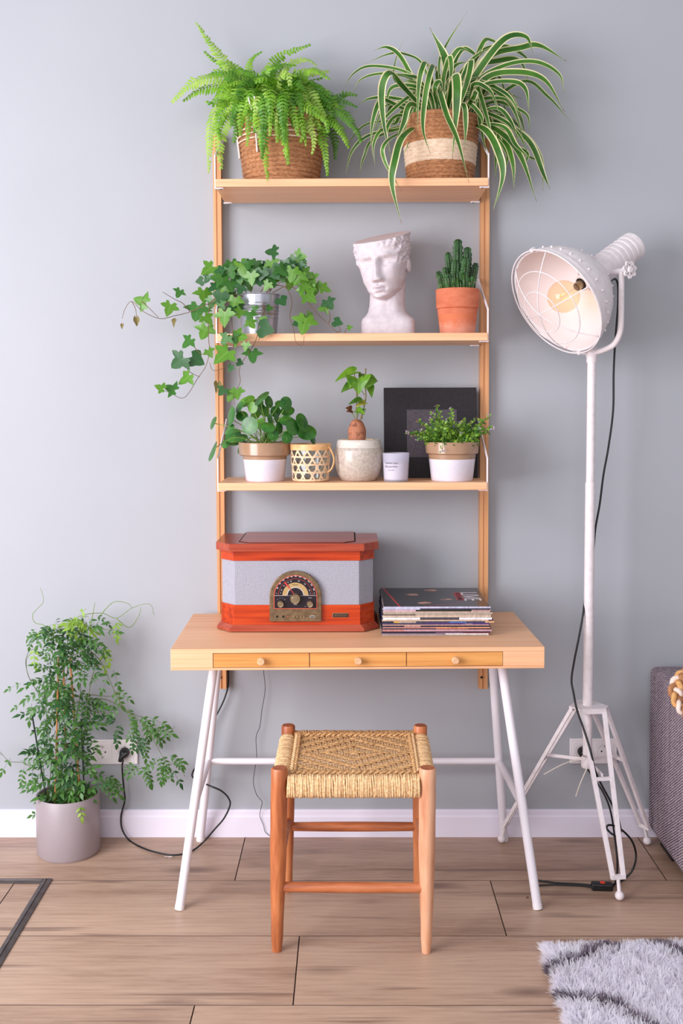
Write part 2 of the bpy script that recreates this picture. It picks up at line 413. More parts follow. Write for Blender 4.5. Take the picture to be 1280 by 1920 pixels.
LB = sleg((-.181, -.395, 0), (-.1745, -.41, .491), .0140, .0195, STW)
RB = sleg((.197, -.395, 0), (.2015, -.41, .490), .0140, .0195, STW)
def lerpz(l, z): return l[0]+(l[1]-l[0])*(z/l[1].z)
def rail(l1, l2, z, r, mat, over=.004, name='stretcher'):
    a, b = lerpz(l1, z), lerpz(l2, z); d = (b-a).normalized()
    P = [a-d*over+(b+d*over-a+d*over)*(k/10) for k in range(11)]
    MB().tube(P, [r*(.9+.12*sin(pi*k/10)) for k in range(11)], 14).build(name, mat, stool, 45)
rail(LF, RF, .170, .0135, STX); rail(LB, RB, .192, .0135, STX)
rail(LF, LB, .215, .012, STW); rail(RF, RB, .215, .012, STW)
ZR = .437
# cord wrapped round the four seat rails: every turn is real cord
def wrap(p0, p1, ry, rz, turns, cr, mat, name='cord_wrap'):
    p0, p1 = Vector(p0), Vector(p1); ax = (p1-p0).normalized(); side = Vector((0, 0, 1)).cross(ax).normalized(); q = MB()
    for k in range(turns):
        c = p0+(p1-p0)*((k+.5)/turns); j1, j2 = rng.uniform(-.0012, .0012), rng.uniform(-.0012, .0012); ring = []
        for i in range(16):
            a = 2*pi*i/16; ca, sa = cos(a), sin(a)
            ca = math.copysign(abs(ca)**.7, ca); sa = math.copysign(abs(sa)**.7, sa)
            ring.append(c+side*ca*(ry+j1)+Vector((0, 0, sa*(rz+j2)))+ax*(rng.uniform(-.0007, .0007)+.0012*sin(a+k)))
        q.tube(ring, cr*rng.uniform(.85, 1.15), 5, closed=True)
    return q.build(name, mat, stool, 180, stuff=True)
wrap((-.158, -.745, ZR), (.178, -.745, ZR), .018, .0265, 66, .0034, CORDL)
wrap((-.158, -.41, ZR+.012), (.184, -.41, ZR+.012), .015, .0235, 84, .0027, CORD)
wrap((-.176, -.726, ZR+.006), (-.175, -.432, ZR+.012), .020, .0225, 58, .0034, CORDL)
wrap((.197, -.726, ZR+.006), (.2005, -.432, ZR+.012), .020, .0225, 58, .0034, CORDL)
# woven panel: diamond twill of warp and weft cords
q = MB(); nx, ny = 44, 26; x0, x1, y0, y1 = -.150, .176, -.722, -.430; zc = .459
def over(i, j): return (abs(i-nx//2)+2*abs(j-ny//2)) % 9 < 4
for i in range(nx):
    X = x0+(x1-x0)*(i+.5)/nx; P = []
    for j in range(ny*2+1):
        Y = y0+(y1-y0)*j/(ny*2); jj = min(ny-1, j//2); u = 1 if not over(i, jj) else -1
        P.append((X+rng.uniform(-.0005, .0005), Y, zc+.0032*u+.004*(Y-y0)/(y1-y0)))
    for dx in (-.0015, .0015): q.tube([(p[0]+dx, p[1], p[2]) for p in P], .0016, 5)
q.build('seat_warp', CORDL, stool, 180, stuff=True)
q = MB()
for j in range(ny):
    Y = y0+(y1-y0)*(j+.5)/ny; P = []
    for i in range(nx+1):
        u = 1 if over(min(i, nx-1), j) else -1
        P.append((x0+(x1-x0)*i/nx, Y+rng.uniform(-.001, .001), zc+.0036*u+.004*(Y-y0)/(y1-y0)))
    for dy in (-.0024, .0024): q.tube([(p[0], p[1]+dy, p[2]) for p in P], .0026, 5)
q.build('seat_weft', CORD, stool, 180, stuff=True)
def rope(P, r, tw, name, mat):
    P = smooth_path(P, 60); q = MB()
    for ph in (0, pi):
        S = []
        for k, p in enumerate(P):
            a = tw*k/len(P)+ph; t = (P[min(k+1, len(P)-1)]-P[max(k-1, 0)]).normalized(); s = t.cross(Vector((0, 0, 1)))
            S.append(p+s*cos(a)*r*.55+Vector((0, 0, sin(a)*r*.55)))
        q.tube(S, r*.62, 6)
    q.build(name, mat, stool, 180)
for X in (-.150, -.142): rope([(X, -.722, .463), (X+.001, -.57, .466), (X+.001, -.432, .470)], .0052, 60, 'edge_cord', CORDL if X == -.150 else CORD)
for X in (.174, .166): rope([(X, -.722, .463), (X+.002, -.57, .466), (X+.003, -.432, .470)], .0052, 60, 'edge_cord', CORDL if X == .174 else CORD)
for Y, z in ((-.724, .463), (-.434, .471), (-.715, .462)): rope([(-.15, Y, z), (.01, Y, z), (.176, Y, z)], .0055, 66, 'edge_cord', CORD)

# ------------------------------------------------------------------ radio record player
RADW = woodmat('radio_mahogany', [(128, 32, 8), (184, 58, 14), (200, 76, 22)], 'X', 80, 4, .28, bump=.03)
RADL = woodmat('radio_lid_mahogany', [(140, 52, 34), (164, 70, 46), (176, 84, 58)], 'X', 90, 4, .25, bump=.03)
BRASS = M('antique_brass', (118, 98, 74), (146, 124, 96), 60, .36, .75, bump=.05)
BRASSL = M('brass_knob', (150, 132, 104), (178, 160, 130), 60, .3, .85)
m, t = newmat('speaker_cloth', (150, 150, 165), .8)
u1 = t.new('ShaderNodeTexCoord').outputs['UV']; mp = t.new('ShaderNodeMapping'); mp.inputs['Scale'].default_value = (1, 1, 1); t.link(u1, mp.inputs[0])
ch = t.new('ShaderNodeTexChecker'); t.link(mp.outputs[0], ch.inputs[0]); ch.inputs['Scale'].default_value = 1.0
ch.inputs['Color1'].default_value = C((212, 212, 224)); ch.inputs['Color2'].default_value = C((40, 33, 50)); t.base(ch.outputs[0]); CLOTH = m
radio = thing('record_player', 'retro mahogany radio record player with checked speaker cloth and arched brass dial', 'radio', (-.152, -.21, DZ))
RX = -.1525
def octo(hw, yf, yb, cw, cdp): # plan outline, chamfered front corners
    return [(RX-hw, yb), (RX-hw, yf+cdp), (RX-hw+cw, yf), (RX+hw-cw, yf), (RX+hw, yf+cdp), (RX+hw, yb)]
def slab(o, z0, z1, o2=None):
    n = len(o); q = MB(); o2 = o2 or o
    q.add([(x, y, z0) for x, y in o]+[(x, y, z1) for x, y in o2], [tuple(range(n))[::-1], tuple(range(n, 2*n))]+[(i, (i+1) % n, n+(i+1) % n, n+i) for i in range(n)])
    return q
# heights measured on the front plane
zz = lambda y, Y=-.325: at(553, y, Y).z
z_b1, z_b2, z_g0, z_g1, z_l0, z_l1 = zz(1183.5), zz(1172), zz(1135), zz(1052), zz(1034, -.335), zz(1019.5, -.335)
YB = -.085
body = octo(.226, -.318, YB, .042, .045)
slab(body, z_b2-.001, z_g0).build('base_panel', RADW, radio, 0)
slab(body, z_g1, z_l0).build('top_panel', RADW, radio, 0)
bo, bi = octo(.239, -.329, YB, .043, .05), octo(.228, -.320, YB, .042, .046)
slab(bo, z_b1, z_b1+.007).build('base_moulding', RADL, radio, 0)
slab(bo, z_b1+.007, z_b2, bi).build('base_moulding', RADL, radio, 0)
slab(octo(.239, -.335, YB, .043, .05), z_l0, z_l1).build('lid_surround', RADL, radio, 0, bevel=.001)
lid = octo(.172, -.318, YB+.02, .03, .03)
slab(lid, z_l1, z_l1+.0006).build('lid_gap', DARKHOLE, radio, 0)
lid = octo(.168, -.3155, YB+.023, .03, .03)
slab(lid, z_l1+.0005, z_l1+.0022).build('lid', RADL, radio, 0, bevel=.0006)
# speaker cloth with uv in cells of 2.6 mm
cl = octo(.223, -.316, YB, .042, .045); q = MB(); run = 0; cell = .0022
for (xa, ya), (xb, yb) in zip(cl, cl[1:]):
    L = math.hypot(xb-xa, yb-ya); h = (z_g1-z_g0)
    q.add([(xa, ya, z_g0), (xb, yb, z_g0), (xb, yb, z_g1), (xa, ya, z_g1)], [(0, 1, 2, 3)], 0, [(run/cell+.01, .01), ((run+L)/cell, .01), ((run+L)/cell, h/cell), (run/cell+.01, h/cell)]); run += L
q.build('speaker_cloth', CLOTH, radio, 0)
for X in (-.165, .165):
    for Y in (-.30, -.12): MB().lathe([(0, 0), (.011, 0), (.012, z_b1-DZ), (0, z_b1-DZ)], (RX+X, Y, DZ), 16).build('rubber_foot', BLACKR, radio)
# dial housing
dx0, dx1 = at(505, 1120, -.328).x, at(602.5, 1120, -.328).x; dxc, dr = (dx0+dx1)/2, (dx1-dx0)/2
dz0 = at(553, 1165.5, -.328).z; dzt = at(553, 1070.5, -.328).z; dzc = dzt-dr
arch = lambda r, zb, n=28: [(dxc-r, zb), (dxc+r, zb)]+[(dxc+r*cos(pi*k/n), dzc+r*sin(pi*k/n)) for k in range(n+1)]
dial = MB().prism(arch(dr, dz0), -.329, -.316).build('dial_housing', BRASS, radio, 30, bevel=.0015)
zfb = at(553, 1141.5, -.33).z; ri = dr*.835
RED = M('red_dial_trim', (196, 84, 66), None, rough=.35); INK = M('dial_black', (34, 26, 34), None, rough=.25); CREAM = M('dial_cream', (232, 222, 226), None, rough=.4); GOLD = M('dial_gold', (176, 146, 96), None, rough=.4); SILV = M('dial_silver', (190, 182, 180), None, rough=.35)
arch2 = lambda r, zb, zc, n=28: [(dxc-r, zb), (dxc+r, zb)]+[(dxc+r*cos(pi*k/n), zc+r*sin(pi*k/n)) for k in range(n+1)]
MB().prism(arch2(ri, zfb, dzc), -.3302, -.3285).build('dial_trim', RED, dial, 30)
MB().prism(arch2(ri*.965, zfb+.002, dzc), -.3306, -.329).build('dial_face', INK, dial, 30)
zk = at(553, 1116.5, -.33).z            # horizontal divider
half = lambda r, n=24: [(dxc+r*cos(pi*k/n), zk+r*sin(pi*k/n)) for k in range(n+1)]
MB().prism(half(ri*.60), -.3309, -.3305).build('dial_band', GOLD, dial, 30)
q = MB(); q.box(dxc-ri*.96, dxc+ri*.96, -.3311, -.3308, zk-.0006, zk+.0006); q.prism(half(ri*.40), -.3311, -.3308); q.build('dial_divider', SILV, dial, 30)
MB().prism(half(ri*.36), -.3313, -.3310).build('dial_hub', INK, dial, 30)
q = MB(); ringp = [(dxc+ri*.78*cos(pi*k/24), -.3309, zk+ri*.78*sin(pi*k/24)) for k in range(25)]
q.tube(ringp, .0005, 4); q.build('dial_line', RED, dial)
def num(s, ang, r, size, mt=CREAM):
    a = radians(ang); M4 = FRONT(dxc+r*cos(a), -.3312, zk+r*sin(a)) @ Matrix.Rotation(a-pi/2, 4, 'Z')
    text(s, size, mt, dial, M4, 'dial_numeral', sx=.9)
for s, a in (('FM', 173), ('88', 157), ('90', 142), ('92', 127.5), ('94', 113), ('96', 101), ('98', 89), ('100', 76), ('102', 61.5), ('104', 46.5), ('106', 34), ('108', 19), ('MHz', 7)): num(s, a, ri*.89 if 'M' not in s else ri*.87, .0058 if 'M' not in s else .0028)
for s, a in (('AM', 170), ('54', 158), ('60', 139), ('70', 119), ('80', 107), ('100', 77), ('120', 51), ('160', 21), ('KHz', 8)): num(s, a, ri*.69, .0044 if s not in ('AM', 'KHz') else .0026)
text('Ricatech', .0048, INK, dial, FRONT(dxc, -.3312, zk+ri*.50), 'dial_lettering')
text('TUNING', .0030, CREAM, dial, FRONT(dxc, -.3312, at(553, 1133.5, -.33).z), 'dial_lettering')
text('VOLUME', .0026, CREAM, dial, FRONT(at(581, 1121, -.33).x, -.3312, at(581, 1121, -.33).z), 'dial_lettering')
text('OFF', .0022, CREAM, dial, FRONT(at(572, 1137, -.33).x, -.3312, at(572, 1137, -.33).z), 'dial_lettering')
for s, x, y in (('PH', 520.5, 1124), ('AM', 524.5, 1121.3), ('FM', 529.5, 1121.3), ('AUX', 533.8, 1124)): text(s, .0020, CREAM, dial, FRONT(at(x, y, -.33).x, -.3312, at(x, y, -.33).z), 'dial_lettering')
pt = MB(); a = radians(128); M4 = FRONT(dxc, -.3322, zk) @ Matrix.Rotation(a-pi/2, 4, 'Z')
pt.box(-.0009, .0009, 0, ri*.80, 0, .0006, 0, M4); pt.box(-.0022, .0022, ri*.50, ri*.80, 0, .0005, 0, M4); pt.build('pointer', M('pointer_red', (200, 60, 56), None, rough=.4), dial)
def rknob(px, py, r, d):
    c = at(px, py, -.331)
    MB().lathe([(0, d), (r*.62, d), (r*.7, d-.0008), (r*.93, d-.0004), (r, d-.002), (r, .001), (r*1.05, 0), (0, 0)], (c.x, -.331, c.z), 28, M4=zframe((0, 0, 0), (0, -1, 0))).build('tuning_knob' if r > .012 else 'knob', BRASSL, dial, 30)
rknob(553.5, 1122, .0145, .014); rknob(526, 1132, .0092, .012); rknob(581, 1132, .0092, .012)
def hole(px, py, r, mt, nm, h=.0004):
    c = at(px, py, -.329); MB().lathe([(0, h), (r*.8, h), (r, 0), (0, 0)], (c.x, -.3291, c.z), 14, M4=zframe((0, 0, 0), (0, -1, 0))).build(nm, mt, dial)
for x in (519.5, 531): hole(x, 1156, .0036, DARKHOLE, 'jack_socket')
hole(539.5, 1156, .0018, RED, 'indicator')
for x in (550.5, 557, 563.5, 569.5): hole(x, 1156, .0032, BRASSL, 'push_button', .003)
hole(574.5, 1156, .0014, DARKHOLE, 'indicator')
c = at(585.5, 1156, -.329); q = MB().box(c.x-.0072, c.x+.0072, -.3296, -.329, c.z-.0026, c.z+.0026); q.build('usb_port', SILV, dial, 0)
MB().box(c.x-.006, c.x+.006, -.3299, -.3294, c.z-.0017, c.z+.0009).build('usb_slot', DARKHOLE, dial, 0)
a, b = at(623, 1149.5, -.319), at(653, 1157.5, -.319)
np_ = MB().box(a.x, b.x, -.3205, -.3175, b.z, a.z).build('nameplate', BRASSL, radio, 0, bevel=.0006)
MB().box(a.x+.001, b.x-.001, -.3209, -.3203, b.z+.001, a.z-.001).build('nameplate_field', M('nameplate_dark', (52, 34, 26), None, rough=.4), np_, 0)
text('RICATECH', .0078, BRASSL, np_, FRONT((a.x+b.x)/2, -.3211, (a.z+b.z)/2), 'lettering', sx=.95)

# ------------------------------------------------------------------ stack of records
REC = [ # (spine colours front edge: [(share, colour)...], thickness, dx, dy, label)
 ([(1, (196, 188, 172))], .0032, .000, .004, 'bottom record of the stack, cream sleeve with yellow mark'),
 ([(.6, (150, 130, 150)), (1, (238, 232, 232))], .0030, -.003, .0, 'white and mauve record sleeve second from the bottom of the stack'),
 ([(.5, (60, 44, 66)), (.75, (170, 130, 160)), (1, (150, 70, 84))], .0030, .004, .002, 'plum and crimson record sleeve low in the stack'),
 ([(1, (24, 18, 30))], .0030, .002, -.002, 'black record sleeve below the pink one in the stack'),
 ([(.2, (196, 130, 130)), (1, (196, 150, 164))], .0050, .008, .0, 'thick pink record sleeve low in the stack'),
 ([(.25, (28, 60, 78)), (.5, (70, 60, 60)), (.8, (206, 130, 96)), (1, (60, 40, 40))], .0034, .001, .003, 'teal to orange record sleeve above the pink one'),
 ([(.5, (190, 130, 120)), (1, (222, 158, 118))], .0032, .0, -.003, 'salmon orange record sleeve in the lower half of the stack'),
 ([(.2, (46, 40, 66)), (.35, (196, 150, 140)), (1, (40, 34, 60))], .0032, .003, .001, 'navy record sleeve with pale patch in the lower half of the stack'),
 ([(1, (222, 176, 150))], .0028, -.002, .002, 'peach record sleeve under the purple one'),
 ([(.4, (62, 52, 92)), (1, (76, 44, 122))], .0034, .0, .0, 'purple record sleeve in the middle of the stack'),
 ([(.1, (40, 38, 60)), (.15, (226, 178, 74)), (.3, (190, 170, 150)), (.6, (76, 70, 96)), (.75, (88, 120, 176)), (.92, (70, 66, 100)), (1, (222, 170, 130))], .0052, .016, .004, 'record sleeve with yellow and blue spine sticking out to the right'),
 ([(1, (226, 198, 170))], .0042, -.004, .0, 'plain cream record sleeve below the white box'),
 ([(.34, (240, 236, 240)), (.7, (74, 66, 76)), (1, (240, 236, 242))], .0056, .007, -.004, 'white record box with dark grey middle on its spine'),
 ([(1, (222, 196, 172))], .0048, .004, .001, 'wide beige record sleeve above the white box'),
 ([(.3, (120, 104, 92)), (1, (196, 176, 158))], .0030, .003, -.002, 'brown and beige record sleeve in the upper half of the stack'),
 ([(1, (186, 172, 158))], .0048, .009, .002, 'taupe record sleeve sticking out slightly in the upper half of the stack'),
 ([(1, (230, 204, 178))], .0028, -.001, .0, 'thin ivory record sleeve in the upper part of the stack'),
 ([(.3, (206, 172, 186)), (.82, (22, 18, 26)), (1, (176, 140, 146))], .0038, .003, -.003, 'black record sleeve with pink ends near the top of the stack'),
 ([(.35, (200, 196, 218)), (1, (44, 38, 56))], .0034, .001, .001, 'lilac and black record sleeve second from the top'),
 ([(1, (196, 196, 220))], .0044, .002, .0, 'top record of the stack with black cover and red lines')]
SLEEVE = {}
def smat(c):
    if c not in SLEEVE: SLEEVE[c] = M('sleeve_card', c, tuple(max(0, int(x*.86)) for x in c), 60, .55, stretch=(3, 1, 1))
    return SLEEVE[c]
sides = [(30, 26, 40), (40, 56, 104), (200, 190, 180), (56, 50, 66), (170, 150, 150)]
rx0, rx1, ry0 = .093, .4005, -.378
tot = sum(r[1] for r in REC); H_ST = .0875; kk = H_ST/tot; z = DZ
for k, (cols, th, dx, dy, lab) in enumerate(REC):
    th *= kk; q = MB(); ms = [smat(sides[k % 5])]; px = 0; jx = rng.uniform(-.002, .002); lean = (k/len(REC))
    X0, X1, Y0 = rx0+jx+.004*lean, rx1+dx*.8, ry0+dy-.004+(.004 if k < 4 else 0)-.012*lean
    Y1 = Y0+.308; g = .00025
    q.box(X0, X1, Y0+.0012, Y1, z+g, z+th-g)
    for sh, c in cols:
        ms.append(smat(c)); q.box(X0+(X1-X0)*px, X0+(X1-X0)*sh, Y0, Y0+.0013, z+g*.5, z+th-g*.5, len(ms)-1); px = sh
    o = q.build('record', ms, None, 0); o.rotation_euler.z = 0
    tag(o, lab, 'record', 'records stacked on the desk')
    if k == 9:
        text('THE COLLECTION', .0026, CREAM, o, FRONT(X1-.06, Y0-.0002, z+th/2), 'spine_lettering')
    if k == 6: text('LIVE IN CONCERT', .0026, smat((120, 50, 30)), o, FRONT(X1-.10, Y0-.0002, z+th/2), 'spine_lettering')
    z += th
TOP = o; zt = z-.0002
COVER = M('cover_black_gloss', (30, 27, 33), (40, 36, 42), 6, .22)
MB().box(X0+.0015, X1-.0015, Y0+.001, Y1-.001, zt-.0004, zt+.0001).build('front_cover', COVER, TOP, 0)
lay = lambda u, v: Vector((X0+(X1-X0)*u, Y0+(Y1-Y0)*v, zt+.0002))
def strip(a, b, w, mt, nm):
    a, b = lay(*a), lay(*b); d = (b-a).normalized(); s = Vector((-d.y, d.x, 0))*w/2
    MB().add([a-s, b-s, b+s, a+s], [(0, 1, 2, 3)]).build(nm, mt, TOP, 0)
REDL = M('cover_red', (190, 44, 52), None, rough=.3)
strip((.155, .0), (.03, 1), .006, REDL, 'red_line'); strip((.36, .0), (.73, .18), .003, REDL, 'red_line')
SKIN = M('cover_portrait', (70, 52, 50), (214, 160, 134), 60, .3)
for u, v, a, b in ((.30, .62, .034, .028), (.51, .86, .036, .03), (.40, .18, .034, .03), (.62, .36, .028, .026)):
    c = lay(u, v); MB().lathe([(0, 0), (1, 0)], c, 20, M4=Matrix.Diagonal((a*.62, b*.6, 1, 1))).build('portrait', SKIN, TOP, 0)
def flat(u, v, rot): 
    c = lay(u, v); return Matrix.Translation(c+Vector((0, 0, .0002))) @ Matrix.Rotation(rot, 4, 'Z')
text('LIVE', .075, CREAM, TOP, flat(.865, .52, -pi/2), 'cover_lettering', sx=1.0)
for dv in (-.012, 0, .012): text('GREATEST HITS', .018, REDL, TOP, flat(.755+dv*1.6, .52, -pi/2), 'cover_lettering')

# ------------------------------------------------------------------ pots and plants
ROPEB = M('brown_paper_rope', (132, 84, 52), (192, 136, 92), 90, .75, bump=.5, lo=.3, hi=.7, stretch=(1, 1, 2.5))
ROPEC = M('cream_paper_rope', (206, 178, 150), (232, 210, 186), 90, .75, bump=.5, stretch=(1, 1, 2.5))
WPAPER = M('white_paper_strip', (238, 228, 224), (196, 150, 128), 120, .7, lo=.55, hi=.75)
def basket(root, c, rb, rt, h, band, n=20):
    # coil basket: every coil is a bulging ring; band(t) picks the rope
    prof = [(0, 0), (rb-.004, 0)]; mis = [0, 0]; dz = h/n
    for k in range(n):
        r = rb+(rt-rb)*((k+.5)/n)**.85; z0 = k*dz
        for a in (-.5, -.25, 0, .25, .45):
            prof.append((r+.0042*cos(a*pi)-.002, z0+dz*(.5+a))); mis.append(1 if band((k+.5)/n) else 0)
    prof += [(rt-.006, h+.001), (rt-.010, h-.004), (rt-.012, h-.03), (0, h-.03)]; mis += [0]*4
    o = MB().lathe(prof, c, 48, mis=mis[:len(prof)-1]).build('basket', [ROPEB, ROPEC], root, 60)
    MB().lathe([(0, h-.024), (rt-.0115, h-.024)], c, 32).build('soil', SOIL, root)
    return o
def P2(zx, zy, sc, ox, oy, Y): return at(ox+zx/sc, oy+zy/sc, Y)
def ywalk(Y0, Y1, k, n): return Y0+(Y1-Y0)*sst(0, .62 if Y1 > -.265 else .38, k/max(1, n-1))

# --- fern
FERN = leafmat('fern_green', (92, 152, 24), (152, 202, 56), 24, .45, .35)
FERNL = leafmat('young_fern_green', (148, 196, 70), (186, 216, 104), 24, .45, .35)
FERND = leafmat('deep_fern_green', (58, 118, 20), (106, 166, 36), 24, .45, .3)
fern = thing('potted_fern', 'bright green fern in a brown coiled basket with white stripes on the top shelf', 'plant', (-.199, -.163, S1+.0003), 'potted plants')
FC = (-.199, -.163, S1+.0003)
fb = basket(fern, FC, .110, .134, .205, lambda t: False, 15)
q = MB()
for zf in (.60, .67, .74): 
    r = .110+.024*zf+.0038; q.tube([(FC[0]+r*cos(2*pi*k/48), FC[1]+r*sin(2*pi*k/48), FC[2]+.205*zf) for k in range(48)], .0030, 5, closed=True)
q.build('white_stripe', ROPEC, fb, 180)
def handle(az, lean):
    q = MB()
    for d in (-.06, .06):
        a = az+d; P = []
        for k in range(9):
            t = k/8; z = .080+.145*t; r = .110+.024*min(1, z/.205)+.006+(.012*max(0, t-.6))+lean*max(0, t-.62)
            P.append((FC[0]+r*cos(a-.0*t), FC[1]+r*sin(a), FC[2]+z))
        q.tube(smooth_path(P, 3), .0052, 8, flat=.55)
    q.build('handle', WPAPER, fb, 60)
handle(radians(243), .06); handle(radians(190), .0)
def frond(root, path, halfw, mat, nrm, name='frond', step=.0096):
    L = sum((b-a).length for a, b in zip(path, path[1:])); N = max(8, int(L/step)); q = MB()
    # resample
    acc = [0]
    for a, b in zip(path, path[1:]): acc.append(acc[-1]+(b-a).length)
    def ev(s):
        for i in range(len(acc)-1):
            if s <= acc[i+1] or i == len(acc)-2: return path[i].lerp(path[i+1], (s-acc[i])/max(1e-9, acc[i+1]-acc[i])), (path[i+1]-path[i]).normalized()
    q.tube(path[::2]+[path[-1]], [.0016-.0012*k/(len(path[::2])) for k in range(len(path[::2])+1)], 4)
    for k in range(2, N):
        t = k/N; p, T = ev(L*t); n = (Vector(nrm)+Vector((rng.uniform(-.25, .25), rng.uniform(-.2, .2), rng.uniform(-.25, .25)))); s = T.cross(n)
        if s.length < 1e-4: continue
        s.normalize(); n = s.cross(T)
        w = halfw*(sst(0, .18, t)*.45+.55)*(1-sst(.40, 1.08, t)*.84)*rng.uniform(.88, 1.08)
        for sd in (-1, 1):
            if rng.random() < .02: continue
            d = (s*sd+T*(.22+.3*t)-n*rng.uniform(.05, .3)).normalized(); b = T*(step*.56*rng.uniform(.85, 1.1)); up = n*.0012
            tipdrop = -n*w*rng.uniform(.05, .25)
            q.add([p-b*.45, p+b*.45, p+d*w*.45+b*.98+up, p+d*w*.82+b*.72+tipdrop*.5, p+d*w+b*.15+tipdrop, p+d*w*.8-b*.5+tipdrop*.5, p+d*w*.42-b*.75+up],
                  [(0, 1, 2, 6), (6, 2, 3, 5), (5, 3, 4)])
    return q.build(name, mat, root, 180)
FR = [
 ([(620,560),(480,420),(330,230),(215,65)],.020,-.12,2),([(600,560),(440,420),(300,400),(180,440),(65,555)],.024,-.20,1),([(600,540),(420,450),(250,470),(130,545)],.026,-.17,0),
 ([(620,540),(540,400),(540,300),(615,240)],.014,-.10,0),([(660,520),(660,360),(730,270),(910,200)],.015,-.10,0),([(680,520),(720,360),(820,300),(890,295),(945,335)],.014,-.12,1),
 ([(680,520),(760,400),(880,370),(1020,365)],.019,-.15,1),([(700,520),(800,430),(900,420),(980,400)],.017,-.09,0),([(640,540),(560,480),(460,500),(400,560),(350,680),(360,790)],.022,-.24,0),
 ([(600,540),(430,500),(330,600),(300,700),(290,980)],.017,-.17,1),([(600,560),(480,560),(400,640),(360,760),(365,960)],.022,-.23,1),([(660,540),(600,480),(600,560),(625,660)],.016,-.28,0),
 ([(640,560),(540,540),(490,610),(480,760)],.020,-.29,0),([(660,560),(600,620),(620,780),(650,1030)],.018,-.315,0),([(700,560),(690,600),(740,760),(770,930)],.022,-.30,0),
 ([(720,540),(720,500),(790,600),(830,760)],.020,-.30,0),([(740,540),(800,540),(900,600),(960,720)],.024,-.25,0),([(760,560),(880,580),(960,720),(990,860),(1005,1000)],.017,-.24,0),
 ([(760,520),(900,480),(1050,520),(1190,580)],.021,-.17,2+1),([(760,540),(920,530),(1080,600),(1180,720),(1210,800)],.021,-.20,3),([(760,560),(920,600),(1060,680),(1140,830)],.023,-.22,0),
 ([(740,560),(860,650),(920,760),(910,870)],.016,-.27,1),([(700,520),(700,420),(760,360),(780,460)],.020,-.24,1),([(640,500),(600,440),(640,350),(700,340)],.018,-.20,0),
 ([(620,520),(520,420),(430,330),(330,300),(260,240)],.016,-.10,0),([(640,520),(560,420),(480,480),(440,560)],.022,-.22,3),([(760,540),(980,560),(1100,500),(1190,510)],.018,-.11,3),
 ([(780,560),(950,640),(1040,740),(1050,900)],.018,-.15,3),([(640,540),(480,400),(380,360),(200,430)],.022,-.13,0),([(660,540),(620,420),(700,330),(820,330)],.016,-.16,3),
 ([(620,540),(450,520),(330,560),(270,540)],.022,-.26,0),([(600,550),(470,440),(400,380),(300,370)],.022,-.19,3),([(650,560),(560,600),(570,700),(560,740)],.018,-.30,3),
 ([(700,560),(650,580),(700,680),(705,800)],.019,-.31,0),([(740,560),(820,620),(860,720),(840,800)],.018,-.29,0),([(700,540),(760,480),(860,500),(960,480)],.022,-.22,3),
 ([(640,540),(600,420),(560,380),(470,350)],.018,-.19,3),([(640,540),(660,440),(640,400),(560,430)],.020,-.25,0),([(720,540),(790,460),(840,470),(900,540)],.022,-.26,0),
 ([(620,560),(480,540),(390,500),(320,520)],.022,-.29,0),([(700,540),(720,440),(820,400),(850,440)],.020,-.20,3),([(640,550),(520,500),(440,600),(430,700)],.020,-.27,3),
 ([(700,550),(840,560),(980,640),(1010,740)],.020,-.28,0),([(650,540),(640,500),(700,520),(720,640)],.018,-.31,3)]
for pts, hw, Y1, mi in FR:
    n = len(pts); P = [P2(x, y, 3.2, 300, 20, ywalk(-.165, Y1, k, n)) for k, (x, y) in enumerate(pts)]
    frond(fern, smooth_path(P, 9), hw*1.42, (FERN, FERNL, FERNL, FERND)[mi], (rng.uniform(-.3, .3), -1, rng.uniform(.2, .9)))
for sx, sy, tx, ty, Y1, mi in ((560,560,520,820,-.29,0),(600,580,560,700,-.31,1),(640,560,610,900,-.315,3),(680,560,700,720,-.31,1),(700,560,760,880,-.31,0),(740,560,800,700,-.29,3),(760,560,880,820,-.28,0),(780,560,930,700,-.26,1),(560,540,420,700,-.25,0),(560,540,440,800,-.25,3),(540,540,400,620,-.24,1),(780,540,1000,760,-.22,0),(800,540,1100,760,-.2,3),(800,540,1140,660,-.19,0),(660,540,660,760,-.32,0),(720,560,745,800,-.32,3),(600,540,500,640,-.3,0),(560,520,330,640,-.2,3),(760,520,1040,580,-.2,0),(640,540,650,640,-.315,1),(520,520,300,560,-.2,0),(800,560,1000,640,-.24,1),(780,560,860,640,-.285,3)):
    P = [P2(sx, sy, 3.2, 300, 20, -.165), P2(sx*.6+tx*.4, min(sy, ty)-70, 3.2, 300, 20, Y1), P2(sx*.25+tx*.75, sy*.4+ty*.6-30, 3.2, 300, 20, Y1-.004), P2(tx, ty, 3.2, 300, 20, Y1-.004)]
    frond(fern, smooth_path(P, 9), rng.uniform(.022, .029), (FERN, FERNL, FERNL, FERND)[mi], (rng.uniform(-.3, .3), -1, rng.uniform(.0, .5)))
for k in range(34):
    a = rng.uniform(0, 2*pi); rr = rng.uniform(.09, .19); c = Vector((FC[0], FC[1], FC[2]+.19)); 
    tip = c+Vector((rr*cos(a), .6*rr*sin(a)-.02, rng.uniform(.0, .11)))
    if tip.y > -.03: tip.y = -.03
    mid = c.lerp(tip, .5)+Vector((0, 0, rng.uniform(.05, .09)))
    frond(fern, smooth_path([c, mid, tip], 10), .028, rng.choice([FERN, FERND]), (0, -.8, .7))

